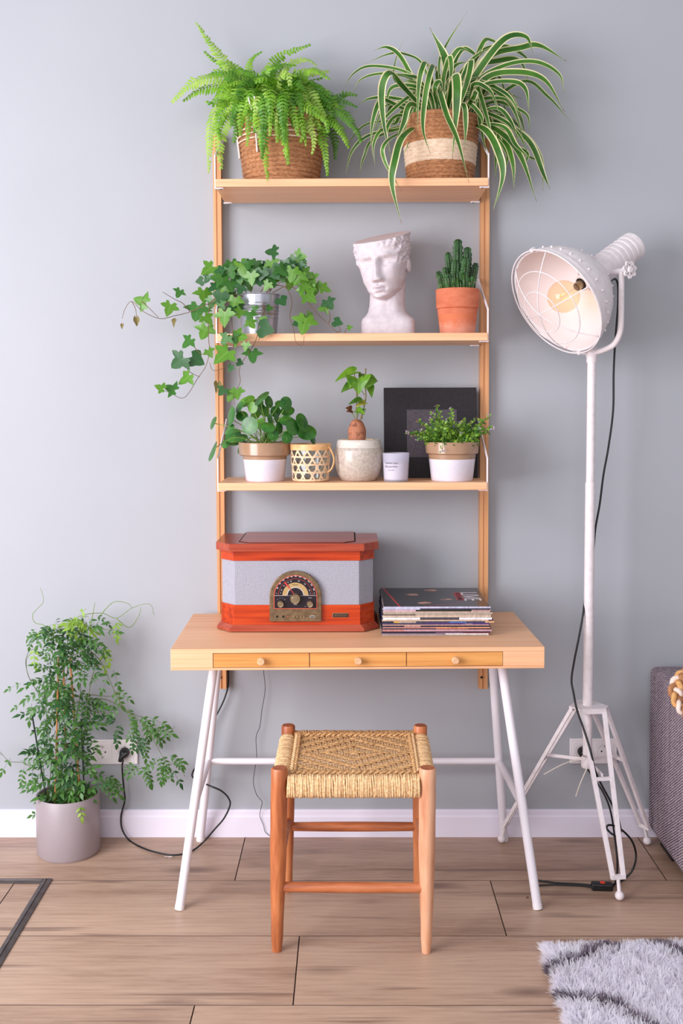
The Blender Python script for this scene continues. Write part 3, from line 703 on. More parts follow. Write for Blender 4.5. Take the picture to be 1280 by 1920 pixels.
# --- spider plant
def stripes(t, u, v, col):
    k = t.math('GREATER_THAN', u, .355); c = t.mix(col, C((236, 226, 176)), k)
    k2 = t.math('GREATER_THAN', v, .975); return t.mix(c, C((130, 84, 60)), k2)
SPID = leafmat('variegated_leaf', (40, 92, 24), (78, 132, 40), 14, .38, .22, extra=stripes)
spider = thing('spider_plant', 'spider plant with long white edged leaves in a brown and cream basket', 'plant', (.277, -.16, S1+.0003), 'potted plants')
SC = (.277, -.16, S1+.0003)
basket(spider, SC, .097, .117, .200, lambda t: .30 < t < .58, 17)
def blade(root, path, wd, nrm, mat=None, name='leaf'):
    q = MB(); vs = []; uv = []; N = len(path)
    for k, p in enumerate(path):
        t = k/(N-1); T = (path[min(k+1, N-1)]-path[max(k-1, 0)]).normalized(); s = T.cross(Vector(nrm))
        if s.length < 1e-4: s = T.orthogonal()
        s.normalize(); n = s.cross(T); w = wd*.5*(.55+.45*sst(0, .3, t))*(1-sst(.5, 1.0, t)**1.6*.95)
        vs += [p-s*w+n*w*.35, p, p+s*w+n*w*.35]; uv += [(0, t+.0001), (.5, t+.0001), (1, t+.0001)]
    fs = [(k*3+i, k*3+i+1, k*3+i+4, k*3+i+3) for k in range(N-1) for i in (0, 1)]
    return q.add(vs, fs, 0, uv).build(name, mat or SPID, root, 180)
SP = [
 ([(500,560),(440,440),(350,330),(160,295),(60,340),(5,430)],9,-.14),([(490,560),(440,300),(330,230),(240,235),(120,285)],8,-.10),([(500,560),(390,380),(310,240),(240,195),(175,212)],13,-.13),
 ([(480,560),(400,390),(290,340),(180,340),(100,370),(60,430)],9,-.18),([(470,570),(400,500),(260,465),(150,470),(90,500)],12,-.12),([(470,560),(320,400),(255,335),(215,420),(225,600),(270,810)],20,-.30),
 ([(420,570),(240,480),(200,490),(165,600),(155,735)],14,-.24),([(520,560),(460,300),(430,310),(410,420),(405,660)],15,-.305),([(530,560),(500,310),(470,340),(440,500),(435,640),(475,765)],15,-.315),
 ([(560,560),(600,360),(615,400),(610,560),(590,800)],24,-.32),([(560,560),(680,280),(680,340),(640,470),(600,580)],16,-.29),([(540,560),(520,430),(560,560),(620,700),(680,920)],17,-.325),
 ([(560,560),(645,500),(662,600),(655,740)],14,-.31),([(480,570),(370,500),(330,600),(290,700)],16,-.27),([(450,590),(330,670),(285,800),(270,930),(320,1135)],20,-.335),
 ([(430,600),(270,640),(210,640),(170,720),(180,830)],11,-.20),([(400,600),(230,640),(120,680),(50,760),(20,890)],10,-.16),([(420,600),(230,590),(110,620),(10,740)],8,-.12),
 ([(400,610),(240,700),(230,800),(320,960)],11,-.32),([(420,600),(180,680),(120,780),(95,870)],9,-.13),([(560,560),(560,330),(545,235),(470,90)],24,-.10),
 ([(540,560),(520,290),(560,180),(670,5)],7,-.08),([(460,560),(430,440),(290,380),(285,280),(325,165)],6,-.12),([(600,560),(590,330),(640,210),(700,225),(725,260)],15,-.12),
 ([(600,560),(570,330),(620,210),(690,215)],15,-.17),([(620,560),(720,250),(860,190),(970,240),(1010,300)],13,-.09),([(620,560),(700,370),(860,160),(980,140),(1020,225)],21,-.18),
 ([(620,560),(760,270),(960,200),(1060,190),(1200,270)],22,-.15),([(640,560),(720,380),(880,290),(1040,275),(1160,340),(1185,440)],14,-.20),([(640,560),(760,370),(920,330),(1080,370),(1190,540)],21,-.22),
 ([(640,560),(740,410),(900,380),(980,420),(1000,550)],17,-.25),([(640,560),(780,420),(960,470)],20,-.13),([(660,560),(700,400),(780,420),(830,490)],15,-.28),
 ([(660,570),(800,490),(900,510),(990,560),(1000,650)],11,-.20),([(660,580),(820,520),(900,590),(935,680)],13,-.27),([(660,580),(680,500),(740,560),(755,610)],14,-.30),
 ([(680,590),(850,600),(1000,700),(1075,870),(1110,950)],17,-.20),([(680,590),(830,640),(950,770),(1040,1020)],18,-.25),([(680,590),(880,640),(960,800),(1010,860)],13,-.15),
 ([(680,600),(770,640),(830,740),(860,880),(805,1075)],20,-.30),([(680,600),(850,680),(910,800),(920,960)],15,-.24),([(690,600),(940,640),(1060,780),(1075,960)],12,-.16),
 ([(700,590),(850,700),(990,760),(945,860)],12,-.22),([(700,560),(960,380),(1100,460),(1220,590)],12,-.17),([(700,580),(800,620),(820,760),(820,900)],12,-.22),
 ([(640,560),(860,430),(950,560),(980,680)],11,-.14),([(600,560),(690,320),(830,270),(950,270),(1005,400)],18,-.11),([(620,560),(740,200),(800,160),(860,210)],14,-.10),
 ([(640,560),(720,480),(860,470),(920,520)],12,-.22),([(680,600),(860,620),(930,720),(1020,800)],14,-.28),([(680,600),(800,680),(880,760),(870,860)],12,-.16),
 ([(520,560),(420,380),(360,350),(270,330)],14,-.2),([(500,570),(420,420),(300,400),(250,440),(240,560)],12,-.15),([(560,560),(580,420),(640,330),(720,240),(850,170)],13,-.14),
 ([(560,560),(540,400),(575,250),(585,330),(560,420)],14,-.25),([(600,560),(650,420),(740,340),(900,330)],16,-.09),([(660,580),(760,560),(860,560),(960,600)],10,-.12),
 ([(680,600),(790,640),(900,700),(1000,780),(1075,800)],13,-.12),([(540,560),(500,430),(520,380),(545,440)],16,-.27),([(640,560),(700,470),(715,440),(720,520)],15,-.29),
 ([(520,560),(530,420),(600,300),(680,270)],14,-.2),([(420,590),(300,560),(240,640),(260,760)],11,-.2),([(430,580),(330,540),(290,600),(250,600)],12,-.17)]
for pts, wz, Y1 in SP:
    n = len(pts); P = [P2(x, y, 2.844, 640, 20, ywalk(-.16, Y1, k, n)) for k, (x, y) in enumerate(pts)]
    blade(spider, smooth_path(P, 7), wz*2.05/2.844/1000*1.62, (rng.uniform(-.3, .3), -1, rng.uniform(.1, .6)))
for k in range(26):
    sd = 1 if k % 4 else -1; zx = rng.uniform(700, 1020) if sd > 0 else rng.uniform(120, 400); zy = rng.uniform(560, 930) if sd > 0 else rng.uniform(600, 800)
    Y1 = rng.uniform(-.27, -.08); P = [P2(560+sd*60, 570, 2.844, 640, 20, -.16), P2(560+sd*140, rng.uniform(380, 540), 2.844, 640, 20, -.16), P2(560+(zx-560)*.8, zy-rng.uniform(120, 220), 2.844, 640, 20, Y1), P2(zx, zy, 2.844, 640, 20, Y1)]
    blade(spider, smooth_path(P, 7), rng.uniform(.010, .016), (rng.uniform(-.3, .3), -1, rng.uniform(.1, .6)))
for k in range(30):
    a = rng.uniform(0, 2*pi); rr = rng.uniform(.05, .16); c = Vector((SC[0], SC[1], SC[2]+.18))
    tip = c+Vector((rr*cos(a), .6*rr*sin(a)-.01, rng.uniform(.04, .16))); tip.y = min(tip.y, -.03)
    blade(spider, smooth_path([c+Vector((.02*cos(a), .02*sin(a), 0)), c.lerp(tip, .45)+Vector((0, 0, .05)), tip], 8), .011, (0, -1, .4))

# --- pots with a collar and painted lower half
TAUPE = M('taupe_glaze', (160, 126, 98), (170, 136, 108), 20, .22, coat=.4)
WGLAZE = M('white_glaze', (224, 218, 228), (214, 208, 220), 20, .25, coat=.3)
def collar_pot(root, c, rb, rt, h, hc, rc, hw, mats, name='pot'):
    # rb bottom, rc under collar, rt rim, hc collar bottom height, hw colour change height
    rw = rb+(rc-rb)*hw/hc
    prof = [(0, 0), (rb-.002, 0), (rb, .003), (rw, hw), (rc, hc-.001), (rt-.006, hc), (rt-.002, hc+.003), (rt, h-.002), (rt-.0015, h), (rt-.006, h), (rt-.007, h-.02), (0, h-.02)]
    o = MB().lathe(prof, c, 48, mis=[1, 1, 1]+[0]*8).build(name, mats, root, 40)
    MB().lathe([(0, h-.015), (rt-.0065, h-.015)], c, 24).build('soil', SOIL, root)
    return o

# --- ivy
ZINC = M('galvanised_zinc', (150, 152, 160), (186, 188, 196), 40, .3, .8, stretch=(1, 1, .4))
IVY = [leafmat('ivy_leaf_a', (40, 92, 34), (76, 138, 50), 50, .35, .25, (84, 130, 70), .018), leafmat('ivy_leaf_b', (66, 124, 36), (116, 168, 56), 50, .35, .3, (130, 170, 80), .018), leafmat('ivy_leaf_c', (34, 78, 40), (58, 112, 58), 50, .35, .2, (70, 110, 66), .018)]
DRYL = leafmat('withered_leaf', (120, 108, 58), (150, 136, 84), 60, .7, .3)
def fan_leaf(outline, centre, cup, name, mats, folds=0.0):
    q = MB(); uvw = max(abs(x) for x, y in outline)*2
    pts = [(0, 0)]+outline
    def z(x, y): return cup*(x*x)*1.2-cup*.9*(y-.4)**2+folds*abs(x)
    vs = [Vector((centre[0], centre[1], z(*centre)-.02))]+[Vector((x, y, z(x, y))) for x, y in pts]
    uv = [(.5, centre[1]+.001)]+[(.5+x/uvw, y+.001) for x, y in pts]
    n = len(pts); fs = [(0, 1+i, 1+(i+1) % n) for i in range(n)]
    q.add(vs, fs, 0, uv); return q
def sym(right): return [(x, y) for x, y in right]+[(-x, y) for x, y in reversed(right) if abs(x) > 1e-6]
IVO = sym([(.08, -.04), (.24, -.26), (.46, -.22), (.44, -.02), (.62, .02), (.88, .22), (.60, .34), (.36, .40), (.35, .60), (.22, .84), (0, 1.08)])
IVO2 = sym([(.10, -.06), (.30, -.24), (.52, -.12), (.66, .06), (.70, .26), (.54, .42), (.40, .54), (.24, .80), (0, 1.0)])
IVM = []
for k in range(6):
    c = rng.uniform(-.35, .25); f_ = rng.uniform(-.05, .28); IVM.append(fan_leaf([(x*rng.uniform(.94, 1.06), y*rng.uniform(.95, 1.05)) for x, y in (IVO if k != 2 else IVO2)], (0, .34), c, 'ivy_leaf', None, f_).mesh('ivy_leaf', IVY[k % 3], smooth=180))
IVDRY = fan_leaf([(x*.5, y) for x, y in IVO2], (0, .34), .8, 'dry', None, .5).mesh('withered_ivy_leaf', DRYL, smooth=180)
IVC = at(486, 600, -.165); IVC = Vector((IVC.x, -.165, S2+.0003))
ivy = thing('potted_ivy', 'trailing ivy in a ribbed zinc bucket with vines hanging over the shelf edge', 'plant', IVC, 'potted plants')
hb = at(486, 553, -.165).z-IVC.z
prof = [(0, 0), (.0515, 0), (.053, .002)]
for k in range(40):
    t = k/39; z = .004+(hb-.008)*t; rr = .053+.0085*t
    if .42 < t < .78: rr += .0011*sin((t-.42)/.36*pi*8)
    prof.append((rr, z))
prof += [(.0615, hb-.003), (.0638, hb-.0015), (.0632, hb+.001), (.0615, hb), (.060, hb-.02), (0, hb-.02)]
MB().lathe(prof, IVC, 48).build('bucket', ZINC, ivy, 40)
MB().lathe([(0, hb-.012), (.06, hb-.012)], IVC, 24).build('soil', SOIL, ivy)
def ivY(zx, zy):
    px, py = 220+zx/2.783, 450+zy/2.783
    if py > 612 and px > 404: return -.312
    if px < 404: return -.17-.11*sst(500, 640, py)*0-.03*sin(px*.05)
    return -.205-.10*sst(560, 615, py)
def ivp(zx, zy, dY=0): return P2(zx, zy, 2.783, 220, 450, ivY(zx, zy)+dY)
for V in ([(690,290),(560,300),(480,330),(380,375),(300,395),(220,410),(130,370),(75,320),(40,360),(25,410)],[(380,375),(340,330),(300,310),(235,270)],[(640,280),(520,300),(480,350),(475,500),(480,580),(460,660),(420,720),(350,822),(280,800),(225,775)],
          [(640,280),(560,300),(590,360),(600,470),(605,560),(560,660),(500,680),(480,640)],[(760,285),(765,370),(740,430),(720,530),(640,660),(640,740),(610,810),(610,860)],[(790,280),(820,240),(880,250),(910,320),(900,400),(920,470),(930,530),(965,550),(975,500)],
          [(800,280),(900,240),(990,320),(1040,380),(1100,440),(1145,480)],[(1100,440),(1110,400),(1090,350)],[(1145,480),(1165,475),(1150,440)],[(1185,485),(1195,460)],[(720,285),(750,320),(770,420),(735,530)],[(780,280),(830,180),(815,80)],
          [(125,320),(160,350),(215,405)],[(380,530),(430,590),(480,600)],[(350,650),(380,690),(430,715)],[(75,320),(95,360),(100,410)],[(700,285),(690,220),(690,160)],[(740,285),(770,230),(790,170)],[(680,285),(640,230),(620,160)],[(760,285),(850,220),(930,130)],[(660,285),(580,240),(540,190)]):
    P = smooth_path([ivp(x, y) for x, y in V], 6); n = len(P)
    MB().tube(P, [.0013-.0006*k/n for k in range(n)], 5).build('vine', TWIG, ivy, 180)
IL = [(805,62,75,170),(955,85,70,10),(475,155,90,150),(430,215,50,170),(450,290,85,95),(520,200,75,190),(560,180,80,120),(600,140,80,90),(650,150,95,80),(720,150,85,60),(785,150,80,90),(820,170,90,60),(880,150,85,120),(930,120,90,90),(960,160,85,60),(990,180,70,40),(940,200,85,110),(1010,215,85,60),(1030,255,85,90),(1085,255,65,25),(1005,300,80,50),(960,270,50,90),(860,320,65,60),(560,270,85,100),(610,225,85,140),(700,200,75,90),(740,205,85,80),(800,215,85,60),(500,250,65,140),(610,330,80,90),(545,345,50,60),(560,405,95,90),(645,380,70,10),(690,400,65,90),(700,440,60,60),(715,360,40,90),(795,355,42,20),(760,415,38,90),(775,465,90,10),(640,505,85,0),(562,520,65,120),(605,515,60,60),(455,480,95,100),(470,415,75,60),(415,375,110,90),(270,360,80,120),(298,430,55,95),(125,320,85,190),(320,278,55,120),(100,425,60,95),(25,450,34,100),(365,535,80,125),(320,635,105,150),(415,625,95,40),(550,605,115,130),(482,590,55,60),(355,725,90,140),(278,775,75,200),(222,770,60,200),(705,605,80,90),(670,555,50,110),(640,640,40,30),(590,670,45,120),(545,790,55,120),(592,815,65,110),(625,800,65,80),(1105,335,70,70),(1075,355,62,150),(975,440,105,100),(1005,410,75,40),(950,430,80,150),(1150,430,58,20),(1213,455,32,-10),(520,765,70,90),(620,180,70,150),(680,130,60,90),(750,180,70,110),(860,190,70,80),(690,240,60,80),(780,240,60,120),(900,230,70,100),(640,260,60,100),(530,160,60,160),(590,290,60,110),(980,240,70,30),(620,210,75,100),(670,180,80,70),(740,160,80,120),(810,130,70,80),(860,160,80,60),(910,180,85,100),(700,130,70,90),(590,170,80,60),(540,220,80,120),(650,230,70,90),(470,200,60,120),(490,330,70,100),(540,300,80,90),(590,240,75,80),(940,150,80,100),(1000,260,70,110),(910,140,70,40),(600,370,60,100),(650,345,50,80),(840,190,70,100)]
for zx, zy, sz, an in IL:
    a = radians(an+rng.uniform(-12, 12)); d = Vector((cos(a), rng.uniform(-.35, .25), -sin(a))); p = ivp(zx, zy, rng.uniform(-.035, .02) if ivY(zx, zy) > -.3 else rng.uniform(-.02, 0))
    n = Vector((rng.uniform(-.5, .5), -1, rng.uniform(.0, .9))); s = sz/2.783*.00163*.78
    dry = (zx, zy) in ((100, 425), (25, 450), (520, 765), (298, 430))
    mesh = IVDRY if dry else rng.choice(IVM)
    M4 = frame(p-d.normalized()*s*.4, d, n, s); o = inst(mesh, 'leaf', ivy, M4)
    if not dry and zx > 860 and zy > 150 and rng.random() < .6: o.data = IVM[1]

# --- plaster bust
PLASTER = M('rough_white_plaster', (212, 202, 206), (198, 187, 192), 60, .85, bump=.55, lo=.35, hi=.7, bdist=.0022, detail=8)
bust = MB(); HC = at(719, 497, -.165)
def itp(tab, x):
    if x <= tab[0][0]: return tab[0][1]
    for (a, u), (b, v) in zip(tab, tab[1:]):
        if x <= b: t = (x-a)/(b-a); t = t*t*(3-2*t)*.5+t*.5; return u+(v-u)*t
    return tab[-1][1]
TA = [(-.107, .012), (-.104, .022), (-.094, .037), (-.075, .051), (-.045, .063), (0, .071), (.05, .078), (.13, .080)]
TF = [(-.107, .052), (-.100, .070), (-.085, .078), (-.06, .080), (-.02, .082), (0, .083), (.05, .086), (.13, .080)]
TB = [(-.107, -.02), (-.09, .0), (-.06, .045), (-.02, .075), (.05, .09), (.13, .085)]
G = lambda x, s: exp(-(x/s)**2)
Yaw = Matrix.Rotation(-radians(17), 4, 'Z'); Rol = Matrix.Rotation(radians(-5), 4, 'Y'); HM = Matrix.Translation(HC) @ Rol @ Yaw
cutz = lambda X, Y: 1.872+(X-.03)*.20+(Y+.24)*.24
vs = []; fs = []; NT_, NZ = 150, 130; z_lo, z_hi = -.107, .145
def shell(th, z):
    a_, f_, b_ = itp(TA, z), itp(TF, z), itp(TB, z); cx, cy = sin(th), -cos(th); e = .88
    return Vector((a_*math.copysign(abs(cx)**e, cx), (f_ if cy < 0 else b_)*math.copysign(abs(cy)**e, cy), z))
ztop = []
for it in range(NT_):
    lo_, hi_ = 0.0, .16
    for _ in range(30):
        mz = (lo_+hi_)/2; W_ = HM @ shell(2*pi*it/NT_, mz)
        if W_.z < cutz(W_.x, W_.y): lo_ = mz
        else: hi_ = mz
    ztop.append(lo_)
for iz in range(NZ+1):
    for it in range(NT_):
        z = z_lo+(ztop[it]-z_lo)*iz/NZ; a_, f_, b_ = itp(TA, z), itp(TF, z), itp(TB, z)
        th = 2*pi*it/NT_; cx, cy = sin(th), -cos(th)   # th=0 faces front
        e = .88; X = a_*math.copysign(abs(cx)**e, cx); front = cy < 0
        Yv = (f_ if front else b_)*math.copysign(abs(cy)**e, cy)*1.0
        fw = max(0, -cy)**.6
        d = 0; x = X
        d += .0085*G(z-.0185, .0085)*G(abs(x)-.030, .022)
        d -= .0215*G(abs(x)-.029, .0170)*G(z-.0005, .0110)
        d += .0125*G(abs(x)-.030, .0108)*G(z+.0010, .0066)
        d += .0018*G(abs(x)-.030, .013)*G(z+.006, .0018)+.003*G(abs(x)-.030, .013)*G(z-.0060, .0018)
        d -= .006*G(abs(x)-.015, .006)*G(z-.004, .014)
        t = (.022-z)/.078
        if 0 < t < 1.15:
            h = .008+.0195*min(1, t)**1.2; wn = .0092+.0036*sst(.5, 1, t); d += h*G(x, wn)*sst(1.06, .95, t) if t > .95 else h*G(x, wn)*sst(-.05, .2, t)
        d += .009*G(abs(x)-.0118, .0058)*G(z+.0505, .0065)
        d -= .0045*G(x, .004)*G(z+.0635, .005)
        d += .0080*G(x, .0130)*G(z+.0705, .0045)+.0015*G(abs(x)-.005, .004)*G(z+.069, .003)
        d += .0090*G(x, .0110)*G(z+.0815, .0050)
        d -= .0085*G(x, .0150)*G(z+.0760, .0020)
        d -= .0045*G(abs(x)-.0175, .005)*G(z+.076, .006)
        d -= .0065*G(x, .018)*G(z+.0905, .005); d += .0085*G(x, .015)*G(z+.1005, .008)
        d += .0045*G(abs(x)-.046, .014)*G(z+.022, .016); d -= .004*G(abs(x)-.042, .014)*G(z+.062, .014)
        p = Vector((X, Yv-d*fw, z))
        side = sst(.62, .95, abs(x)/max(.02, a_)) if front else 1
        hair = max(side*sst(-.012, .01, z+.0*x), sst(.040, .055, z+.18*max(0, x))*sst(-.02, .03, x+.02*(z > .06)) if front else 0)*(1 if z > -.03 or not front else .2)
        if hair > 0:
            nz = noise.noise(Vector((x*75, Yv*75, z*75)))+.6*noise.noise(Vector((x*150+9, Yv*150, z*150)))
            p += Vector((cx, cy, 0))*hair*(.004+.0058*nz)
        W_ = HM @ p; zc_ = cutz(W_.x, W_.y)
        if W_.z > zc_ or iz == NZ: W_ = Vector((W_.x, W_.y, zc_))
        vs.append(W_)
for iz in range(NZ):
    for it in range(NT_):
        j = (it+1) % NT_; fs.append((iz*NT_+it, iz*NT_+j, (iz+1)*NT_+j, (iz+1)*NT_+it))
fs.append(tuple(NZ*NT_+it for it in range(NT_))); fs.append(tuple(range(NT_))[::-1])
bust.add(vs, fs)
# neck and block base
secs = [(S2+.0003, .119, -.165, .080, .062, 5), (S2+.040, .119, -.165, .080, .061, 4.5), (S2+.049, .119, -.165, .077, .059, 4), (S2+.058, .118, -.165, .067, .053, 3), (S2+.070, .117, -.163, .058, .049, 2.4), (S2+.09, .117, -.158, .0535, .048, 2.1), (S2+.13, .119, -.150, .053, .050, 2), (S2+.19, .121, -.142, .055, .054, 2), (S2+.23, .121, -.14, .05, .05, 2)]
vs = []; n = 64
for si, (z, cx_, cy_, ax_, ay_, e) in enumerate(secs):
    for k in range(n):
        a = 2*pi*k/n; c_, s_ = cos(a), sin(a)
        r = 1/((abs(c_)**e+abs(s_)**e)**(1/e)); x, y = r*c_, r*s_
        rel = .0035*G(x-.45, .22)*(si in (4, 5, 6))*(y < 0) + .003*G(x+.05, .12)*(si in (5, 6))*(y < 0)*-1
        vs.append(Vector((cx_+ax_*x, cy_+(ay_+rel)*y, z)))
fs = [(i*n+k, i*n+(k+1) % n, (i+1)*n+(k+1) % n, (i+1)*n+k) for i in range(len(secs)-1) for k in range(n)]+[tuple(range(n))[::-1]]
bust.add(vs, fs)
# ears
for sx in (1,):
    bust.ellipsoid(HM @ Vector((sx*.0725, .010, -.004)), .0085, .014, .024, 14, 10, 0, HM.to_3x3().to_4x4())
    e = HM @ Vector((sx*.073, .012, -.008)); EM = HM.to_3x3().to_4x4()
    bust.ellipsoid(e, .0085, .011, .022, 14, 10, 0, EM)
bo = bust.build('plaster_bust', PLASTER, None, 50)
tag(bo, 'white plaster head planter with its top sliced off at a slant', 'bust')

# --- cactus
TERRA = M('terracotta', (188, 98, 66), (204, 118, 86), 25, .8, bump=.1, stretch=(1, 1, 2))
m, t = newmat('terracotta_chalky', (204, 114, 80), .85)
v = t.coord('Object', (1, 1, 1)); nz = t.noise(v, 30, 5); sp = t.new('ShaderNodeSeparateXYZ'); t.link(v, sp.inputs[0])
k = t.math('ADD', t.math('MULTIPLY', sp.outputs[2], -14), t.math('MULTIPLY', nz, 1.1)); t.base(t.ramp(k, [(-.0, (202, 112, 76)), (.45, (214, 150, 128))])); TERRA2 = m
CAC = M('cactus_skin', (22, 56, 22), (52, 96, 40), 40, .5)
SPINE = M('cactus_areole', (150, 150, 110), None, rough=.8)
CC = Vector((.327, -.185, S2+.0003))
cactus = thing('potted_cactus', 'dark green columnar cactus in a terracotta pot on the middle shelf', 'plant', CC, 'potted plants')
hp = at(857, 543, -.185).z-CC.z; hcol = at(857, 577, -.24).z-CC.z
collar_pot(cactus, CC, .052, .0655, hp, hcol, .0605, .06, [TERRA, TERRA2])
CACL = [(925,300,932,120,40),(1000,300,1008,183,36),(885,330,850,225,30),(830,520,770,378,26),(1030,420,1076,310,28),(900,430,912,285,32),(970,420,995,265,34),(850,500,825,345,26),(790,520,790,400,20),(1010,520,1060,420,26),(870,520,850,400,28),(940,520,925,380,34),(985,520,975,360,36),(1030,520,1020,430,30),(900,525,890,420,30),(845,525,830,450,24),(960,525,950,440,28),(810,525,795,460,20),(1050,525,1052,460,20),(905,525,900,470,24)]
for k, (bx, by, tx, ty, wd) in enumerate(CACL):
    Y = -.185+(-.035 if k in (5, 6, 10, 11, 12, 14, 16, 19, 9, 13) else .0 if k in (0, 1, 2) else -.012)
    A = P2(bx, max(by, 500), 4.267, 640, 420, Y); B = P2(tx, ty, 4.267, 640, 420, Y-(.006 if k > 4 else 0)); A.z = min(A.z, CC.z+hp-.012); r = wd/4.267*.00163*.5*2.0
    ax = B-A; L = ax.length; Mz = zframe(A, ax); q = MB(); vs = []; n = 40; rows_ = 24; fs = []
    for i in range(rows_+1):
        u = i/rows_; z = L*(u if u < .85 else .85+.15*sin((u-.85)/.15*pi/2)); rr = r*(.80+.2*sst(0, .4, u))*(1 if u < .78 else max(.03, sqrt(max(0, 1-((u-.78)/.22)**2))))
        for j in range(n):
            a = 2*pi*j/n; rib = abs(cos(a*2.5))**1.3; kk_ = .60+(.42+.17*sin(i*2.9+k))*rib; vs.append(Mz @ Vector((rr*kk_*cos(a), rr*kk_*sin(a), z)))
    fs = [(i*n+j, i*n+(j+1) % n, (i+1)*n+(j+1) % n, (i+1)*n+j) for i in range(rows_) for j in range(n)]+[tuple(rows_*n+j for j in range(n))]
    st = q.add(vs, fs).build('stem', CAC, cactus, 60)
    q = MB()
    for rb_ in range(5):
        a = 2*pi*rb_/5
        for i in range(2, 12):
            u = (i+.5)/14; rr = r*1.0*(.80+.2*sst(0, .4, u))*(1 if u < .78 else .7); p = Mz @ Vector((rr*cos(a), rr*sin(a), L*u))
            q.ellipsoid(p, .0012, .0012, .0012, 5, 4)
    q.build('areoles', SPINE, st, 180, stuff=True)

# --- pilea
PIL = leafmat('pilea_leaf', (36, 90, 34), (70, 132, 48), 40, .28, .18)
PIL2 = leafmat('pilea_leaf_light', (84, 142, 44), (118, 172, 66), 40, .3, .3)
PC = Vector((-.2525, -.20, S3+.0003))
pilea = thing('pilea', 'round leaved pilea in a taupe and white glazed pot beside the rattan candle holder', 'plant', PC, 'potted plants')
ph = at(497, 829, -.2).z-PC.z
collar_pot(pilea, PC, .058, .0795, ph, ph*.66, .067, ph*.565, [TAUPE, WGLAZE])
PL = [(400,540,75,.95,0),(235,460,84,.45,8),(85,515,62,.40,20),(80,755,88,.30,-20),(195,690,50,.7,30),(225,570,55,.5,40),(335,455,52,.85,90),(310,380,54,.55,30),(360,335,58,.7,60),(425,385,48,.9,0),(500,300,78,.42,45),(470,340,52,.7,90),(570,335,54,.6,10),(540,420,44,.8,0),(625,420,50,.9,0),(715,350,58,.85,0),(725,410,62,.7,90),(655,350,38,.8,90),(720,495,62,.7,80),(775,550,72,.7,15),(860,510,82,.52,-22),(890,590,84,.8,70),(945,640,62,.3,-10),(725,640,50,.9,0),(605,615,50,.95,0),(560,550,62,.7,80),(490,520,48,.8,30),(500,400,48,.8,0),(330,640,55,.6,80),(255,620,75,.7,60),(260,680,55,.5,90),(320,740,42,.6,20),(580,480,48,.4,10),(640,480,48,.4,-10),(450,440,52,.8,40),(400,310,48,.7,80),(660,560,52,.5,0),(560,640,42,.8,0)]
for k, (zx, zy, r, asp, mang) in enumerate(PL):
    Y = -.2+rng.uniform(-.075, .06)
    if k in (0, 24, 23, 25, 19): Y = -.29
    c = P2(zx, zy, 4.571, 380, 680, Y); R_ = r/4.571*.00163*.97
    tilt = math.acos(asp); ma = radians(mang); nx_, nz_ = cos(ma)*sin(tilt), sin(ma)*sin(tilt)
    n = Vector((nx_*(1 if zx > 500 else -1), -cos(tilt), abs(nz_)+.05)).normalized()
    base = Vector((PC.x+rng.uniform(-.02, .02), PC.y+rng.uniform(-.02, .02), PC.z+ph-.012))
    u_ = (c-base); d = u_-n*u_.dot(n); d = d.normalized() if d.length > 1e-4 else n.orthogonal()
    x_ = d.cross(n); q = MB(); att = c-d*R_*.22
    vs = [att+n*.0]; 
    for rad in (.55, 1):
        for j in range(20):
            a = 2*pi*j/20; o_ = att.lerp(c, rad); vs.append(o_+(x_*cos(a)+d*sin(a)*1.05)*R_*rad-n*.10*R_*rad**2*(1+.4*sin(2*a+k)))
    fs = [(0, 1+j, 1+(j+1) % 20) for j in range(20)]+[(1+j, 21+j, 21+(j+1) % 20, 1+(j+1) % 20) for j in range(20)]
    q.add(vs, fs); q.lathe([(0, .0006), (.0012, .0003), (.0016, 0)], att+n*.0004, 8, 1, zframe((0, 0, 0), n))
    mid = base.lerp(att, .55)+Vector((0, 0, .01 if c.z > base.z else .03)); q.tube(smooth_path([base, mid, att-n*.002], 5), .0013, 5, mi=1)
    q.build('leaf', [PIL2 if k in (8, 9, 34, 35, 26, 13) else PIL, GSTEM], pilea, 180)

# --- rattan candle holder
RAT = M('rattan_strip', (216, 176, 136), (240, 208, 174), 90, .55, bump=.2)
RATB = M('rattan_band', (214, 160, 104), (232, 184, 130), 60, .45)
m, t = newmat('clear_glass', (240, 244, 244), .03)
def glassy(t, tint, fac=.9, rough=.03):
    a = t.new('ShaderNodeBsdfTransparent'); a.inputs[0].default_value = tint; g = t.new('ShaderNodeBsdfGlossy'); g.inputs[1].default_value = rough
    fr = t.new('ShaderNodeLayerWeight'); fr.inputs[0].default_value = .5; mx = t.new('ShaderNodeMixShader')
    t.link(t.math('ADD', t.math('MULTIPLY', t.math('POWER', fr.outputs['Facing'], 4), .55), .04), mx.inputs[0]); t.link(a.outputs[0], mx.inputs[1]); t.link(g.outputs[0], mx.inputs[2]); t.link(mx.outputs[0], t.out.inputs[0])
glassy(t, (.94, .96, .96, 1)); GLASS = m
RC = Vector((at(582, 870, -.215).x, -.215, S3+.0003))
rat = thing('candle_holder', 'rattan candle holder with open hexagonal weave, glass inside and side handle', 'candle holder', RC)
rh = at(582, 832, -.215).z-RC.z
MB().lathe([(0, .003), (.050, .003), (.056, rh*.97), (.0545, rh*.97), (.0485, .006), (0, .006)], RC, 40).build('glass_cup', GLASS, rat, 40)
rr_ = lambda z: .0520+.0078*(z/rh)
